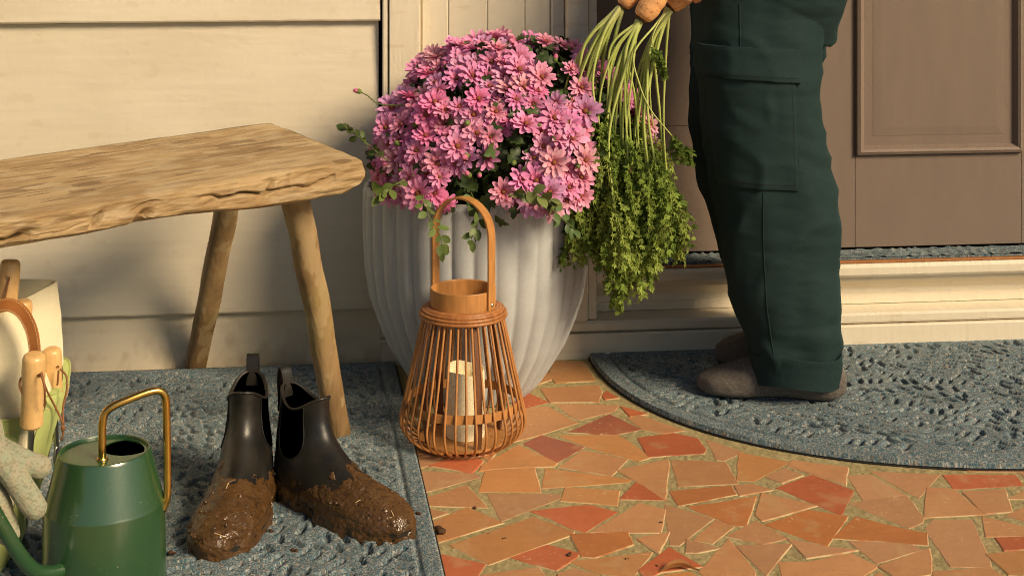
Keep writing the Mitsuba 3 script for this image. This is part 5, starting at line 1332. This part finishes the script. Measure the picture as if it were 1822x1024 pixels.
def frond_mesh(path, r, spread, size, col):
    """Feathery leaf along the path: pinnae in pairs, each with small cut segments, hanging slack."""
    V, F, C, k = [], [], [], 0
    p = spline(path, 26); t, a, b = frames(p)
    st = [tube(p, [0.0013, 0.0006], 4)]
    for i in range(1, 26, 2):
        f = i / 25
        Lp = spread * (1.0 - 0.72 * f) * r.uniform(0.75, 1.15)
        for s in (-1, 1):
            out = s * a[i] * r.uniform(0.5, 1.0) + b[i] * r.normal(0, 0.6) + t[i] * 0.9; out /= np.linalg.norm(out)
            n = max(3, int(Lp / (size * 0.48)))
            u = np.linspace(0, 1, n + 1)
            q = p[i] + out * (u * Lp)[:, None] + np.array([0, 0, -1.0]) * (Lp * 0.55 * u ** 2)[:, None]
            st.append(tube(q, [0.0008, 0.0004], 3, caps=False))
            for j in range(1, n + 1):
                tt = q[j] - q[j - 1]; tt /= np.linalg.norm(tt)
                for sd in ((-1, 1) if j < n else (0,)):
                    side = np.cross(tt, out + r.normal(0, 0.5, 3)); side /= np.linalg.norm(side) + 1e-9
                    d = tt * 0.8 + side * sd * 0.9 + r.normal(0, 0.25, 3) + [0, 0, -0.25]; d /= np.linalg.norm(d)
                    v, ff, c = leaflet_set(r, size * r.uniform(0.7, 1.2), col)
                    nrm = np.cross(d, r.normal(size=3)); nrm /= np.linalg.norm(nrm)
                    M = np.stack([d, np.cross(nrm, d), nrm], 1)
                    V.append(v @ M.T + q[j]); F.append(ff + k); C.append(c); k += len(v)
    s = cat(st)
    V.append(s.vertices); F.append(s.faces + k); C.append(np.tile(np.asarray(col) * [1.7, 1.5, 1.4], (len(s.vertices), 1)))
    return TM(np.vstack(V), np.vstack(F)), np.vstack(C)
def carrot(label, crown, way, rad, length, stems, seed):
    K = thing('carrot', label, 'carrot')
    r = np.random.default_rng(seed)
    crown, way = np.array(crown), np.array(way) / np.linalg.norm(way)
    sv_ = np.linspace(0, 1, 40)
    p = crown + way * (sv_ * length)[:, None]
    rr = rad * np.interp(sv_, [0, 0.02, 0.06, 0.15, 0.6, 0.95, 1], [0.35, 0.72, 0.93, 1.0, 0.72, 0.22, 0.05]) * (1 + 0.05 * np.sin(sv_ * 70) * r.uniform(0, 1, 40))
    t, a, b = frames(p); an = np.arange(24) * 2 * PI / 24
    put('root', loft(p[:, None] + rr[:, None, None] * (np.cos(an)[None, :, None] * a[:, None] + np.sin(an)[None, :, None] * b[:, None])), 'carrot_root', True, K)
    m = ring(rad * 0.42, 0, rad * 0.16, 8, 24); m.vertices -= c0; M = frame_to(way); M[:3, 3] = crown + way * 0.0012; m.apply_transform(M); put('crown', m, 'soil', True, K)
    for path, rs, frond in stems:
        path = [crown + r.normal(0, 0.0022, 3)] + [np.array(q) for q in path]
        pp = spline(path, 36)
        put('stem', tube(pp, rs * np.array([1.45, 1.1, 0.9, 0.75, 0.6]), 6), 'carrot_stem', True, K)
        if frond:
            ln, spread, size, drift, colr = frond
            e = pp[-1]; d = pp[-1] - pp[-4]; d /= np.linalg.norm(d)
            start = pp[-6]
            fp = [start, e, e + d * ln * 0.35 + np.array([drift * 0.35, 0, -ln * 0.1]), e + np.array([drift, r.normal(0, 0.015), -ln]) + d * ln * 0.25]
            mm, c = frond_mesh(fp, r, spread, size, colr)
            put('frond', mm, 'frond', False, K, color=c) if False else put('frond', mm, 'frond', True, K, color=c)
    return K
def px(x, y, D): return np.array([(x - 911) * D / 2600, D, EYE - (y + 160) * D / 2600])
r = np.random.default_rng(12)
G1, G2, G3 = (0.12, 0.18, 0.038), (0.185, 0.26, 0.052), (0.27, 0.345, 0.08)
def bunch(cx, cy, D, ends, bow, seed, ln=(0.10, 0.19)):
    r = np.random.default_rng(seed); out = []
    for (ex, ey) in ends:
        ex += r.normal(0, 5); ey += 18 + r.normal(0, 12); D1 = D + r.normal(0, 0.028)
        m1 = (cx + (ex - cx) * r.uniform(0.36, 0.48) + bow * r.uniform(0.3, 1.2), cy + (ey - cy) * 0.22)
        m2 = (cx + (ex - cx) * r.uniform(0.70, 0.9) + bow * r.uniform(0.3, 1.3), cy + (ey - cy) * 0.58)
        room = 0.72 * (455 - ey) / 2600 * D
        l = min(r.uniform(*ln), max(0.05, room))
        out.append(([px(*m1, D + (D1 - D) * 0.3), px(*m2, D + (D1 - D) * 0.7), px(ex, ey, D1)], r.uniform(0.0019, 0.0030), (l, r.uniform(0.046, 0.070), r.uniform(0.0088, 0.0125), r.normal(0.004, 0.016), (G1, G2, G3)[r.integers(3)])))
    return out
cl = px(1106, 12, 2.54)
carrot('carrot with pale stems arching out furthest to the left', cl, (0.62, 0.10, 0.78), 0.0165, 0.19, bunch(1106, 12, 2.54, [(1018, 245), (1034, 268), (1036, 300), (1046, 230), (1052, 330), (1058, 275), (1066, 300), (1078, 255), (1080, 340), (1090, 285), (1095, 390), (1026, 300), (1040, 345), (1060, 375), (1072, 225)], -30, 1), 31)
cm = px(1140, 34, 2.515)
carrot('thick freckled carrot in the middle of the handful with the densest leaves', cm, (0.58, 0.02, 0.81), 0.0205, 0.21, bunch(1140, 34, 2.51, [(1066, 250), (1080, 310), (1092, 350), (1100, 260), (1104, 380), (1110, 320), (1118, 280), (1122, 390), (1130, 340), (1136, 290), (1090, 420), (1112, 430), (1075, 370), (1085, 230), (1128, 420), (1116, 350)], -20, 2), 32)
cr_ = px(1192, 14, 2.54)
ends3 = bunch(1192, 14, 2.55, [(1128, 250), (1136, 400), (1140, 300), (1150, 340), (1158, 280), (1168, 330), (1178, 340), (1150, 410), (1186, 355), (1164, 290), (1172, 260)], -22, 3)
ends3.append(([px(1172, 40, 2.52), px(1160, 70, 2.51), px(1165, 88, 2.51)], 0.0013, (0.035, 0.016, 0.009, 0.014, G1)))
ends3.append(([px(1165, 45, 2.52), px(1128, 95, 2.49), px(1138, 150, 2.475), px(1158, 195, 2.47), px(1188, 232, 2.47), px(1210, 258, 2.475)], 0.0017, (0.020, 0.024, 0.010, 0.012, G1)))
carrot('carrot held furthest right, nearest the trousers, with a limp leaf hanging aside', cr_, (0.72, 0.06, 0.68), 0.0175, 0.20, ends3, 33)

# ------------------------------------------------------------------ crumbs of soil, a dead leaf
def crumb(x, y, z, s, seed, n=1):
    r = np.random.default_rng(seed); ms = []
    for i in range(n):
        b = trimesh.creation.icosphere(subdivisions=2, radius=s * r.uniform(0.45, 1.0)); b.vertices *= 1 + 0.5 * nz(b.vertices / s * 2, 1, seed + i, 3)[:, None]; b.vertices *= [1, 1, 0.75]
        off = r.normal(0, s * 0.8, 3) if n > 1 else np.zeros(3)
        b.apply_translation([x + off[0], y + off[1], z + s * 0.45 + abs(off[2]) * 0.4]); ms.append(b)
    return cat(ms)
fx, fy = (-0.1078, 2.0613)
tag(put('soil_clod', crumb(fx + 0.004, fy, 0.002, 0.0058, 4, 7), 'soil', 40), 'crumbly brown clod of soil lying at the edge of the straight mat', 'soil clod')
for i, ((fx, fy), s, lb) in enumerate([((-0.0545, 2.1484), 0.0022, 'small soil crumb on the mortar right of the boot toe'), ((0.0789, 1.9913), 0.0030, 'soil crumb on a red tile piece near the bottom edge'), ((-0.0341, 2.0594), 0.0016, 'tiny soil crumb on a tan tile piece, left one of two'),
                                       ((-0.0110, 2.0429), 0.0019, 'tiny soil crumb on a tan tile piece, the nearer of two'), ((0.1576, 1.9792), 0.0014, 'tiny soil speck on a tan tile piece below the triangular gap'), ((0.2137, 2.0972), 0.0014, 'tiny soil speck on an orange tile piece beside a mortar joint'), ((0.1936, 1.9589), 0.0015, 'tiny soil speck on the red tile piece by the dead leaf')]):
    tag(put('soil_crumb', crumb(fx, fy, 0.002, s, 9 + i, 3 if s > 0.002 else 2), 'soil', 40), lb, 'soil crumb', 'soil crumbs scattered on the tiles')
for i, ((fx, fy), s, lb) in enumerate([((-0.4544, 1.9724), 0.0035, 'mud crumb on the straight mat left of the nearer boot toe'), ((-0.2979, 1.9810), 0.0030, 'mud crumb on the straight mat between the two boot toes'), ((-0.1340, 2.0991), 0.0026, 'mud crumb on the mat border beside the sideways boot'), ((-0.3347, 2.0429), 0.0024, 'small mud crumb on the straight mat behind the nearer toe'), ((-0.5504, 2.5282), 0.0018, 'small pale speck of dirt on the straight mat behind the watering can handle')]):
    tag(put('mud_crumb', crumb(fx, fy, 0.012, s, 29 + i, 4), 'soil', 40), lb, 'mud crumb', 'mud crumbs fallen on the straight mat')
a = np.array([*(0.1946, 1.9390), 0.003]); b = np.array([*(0.2493, 1.9406), 0.004])
t = np.linspace(0, 1, 14)[:, None]; mid = a + (b - a) * t + np.array([0, 0.006, 0.004]) * np.sin(t * PI)
wd = np.array([0.1, 1, 0]) * 0.007 * np.sin(np.clip(t * 1.1, 0, 1) * PI)
curl = np.array([0, 0, 0.007]) * np.sin(np.clip(t, 0, 1) * PI)
put('dead_leaf', loft(np.stack([mid + wd + curl, mid, mid - wd + curl * 1.2, mid - wd + curl * 1.2 - [0, 0, 0.0006], mid - [0, 0, 0.0006], mid + wd + curl - [0, 0, 0.0006]], 1)), 'dry_leaf', 40)
tag('dead_leaf', 'curled brown dead leaf lying on the paving at the bottom edge', 'leaf')
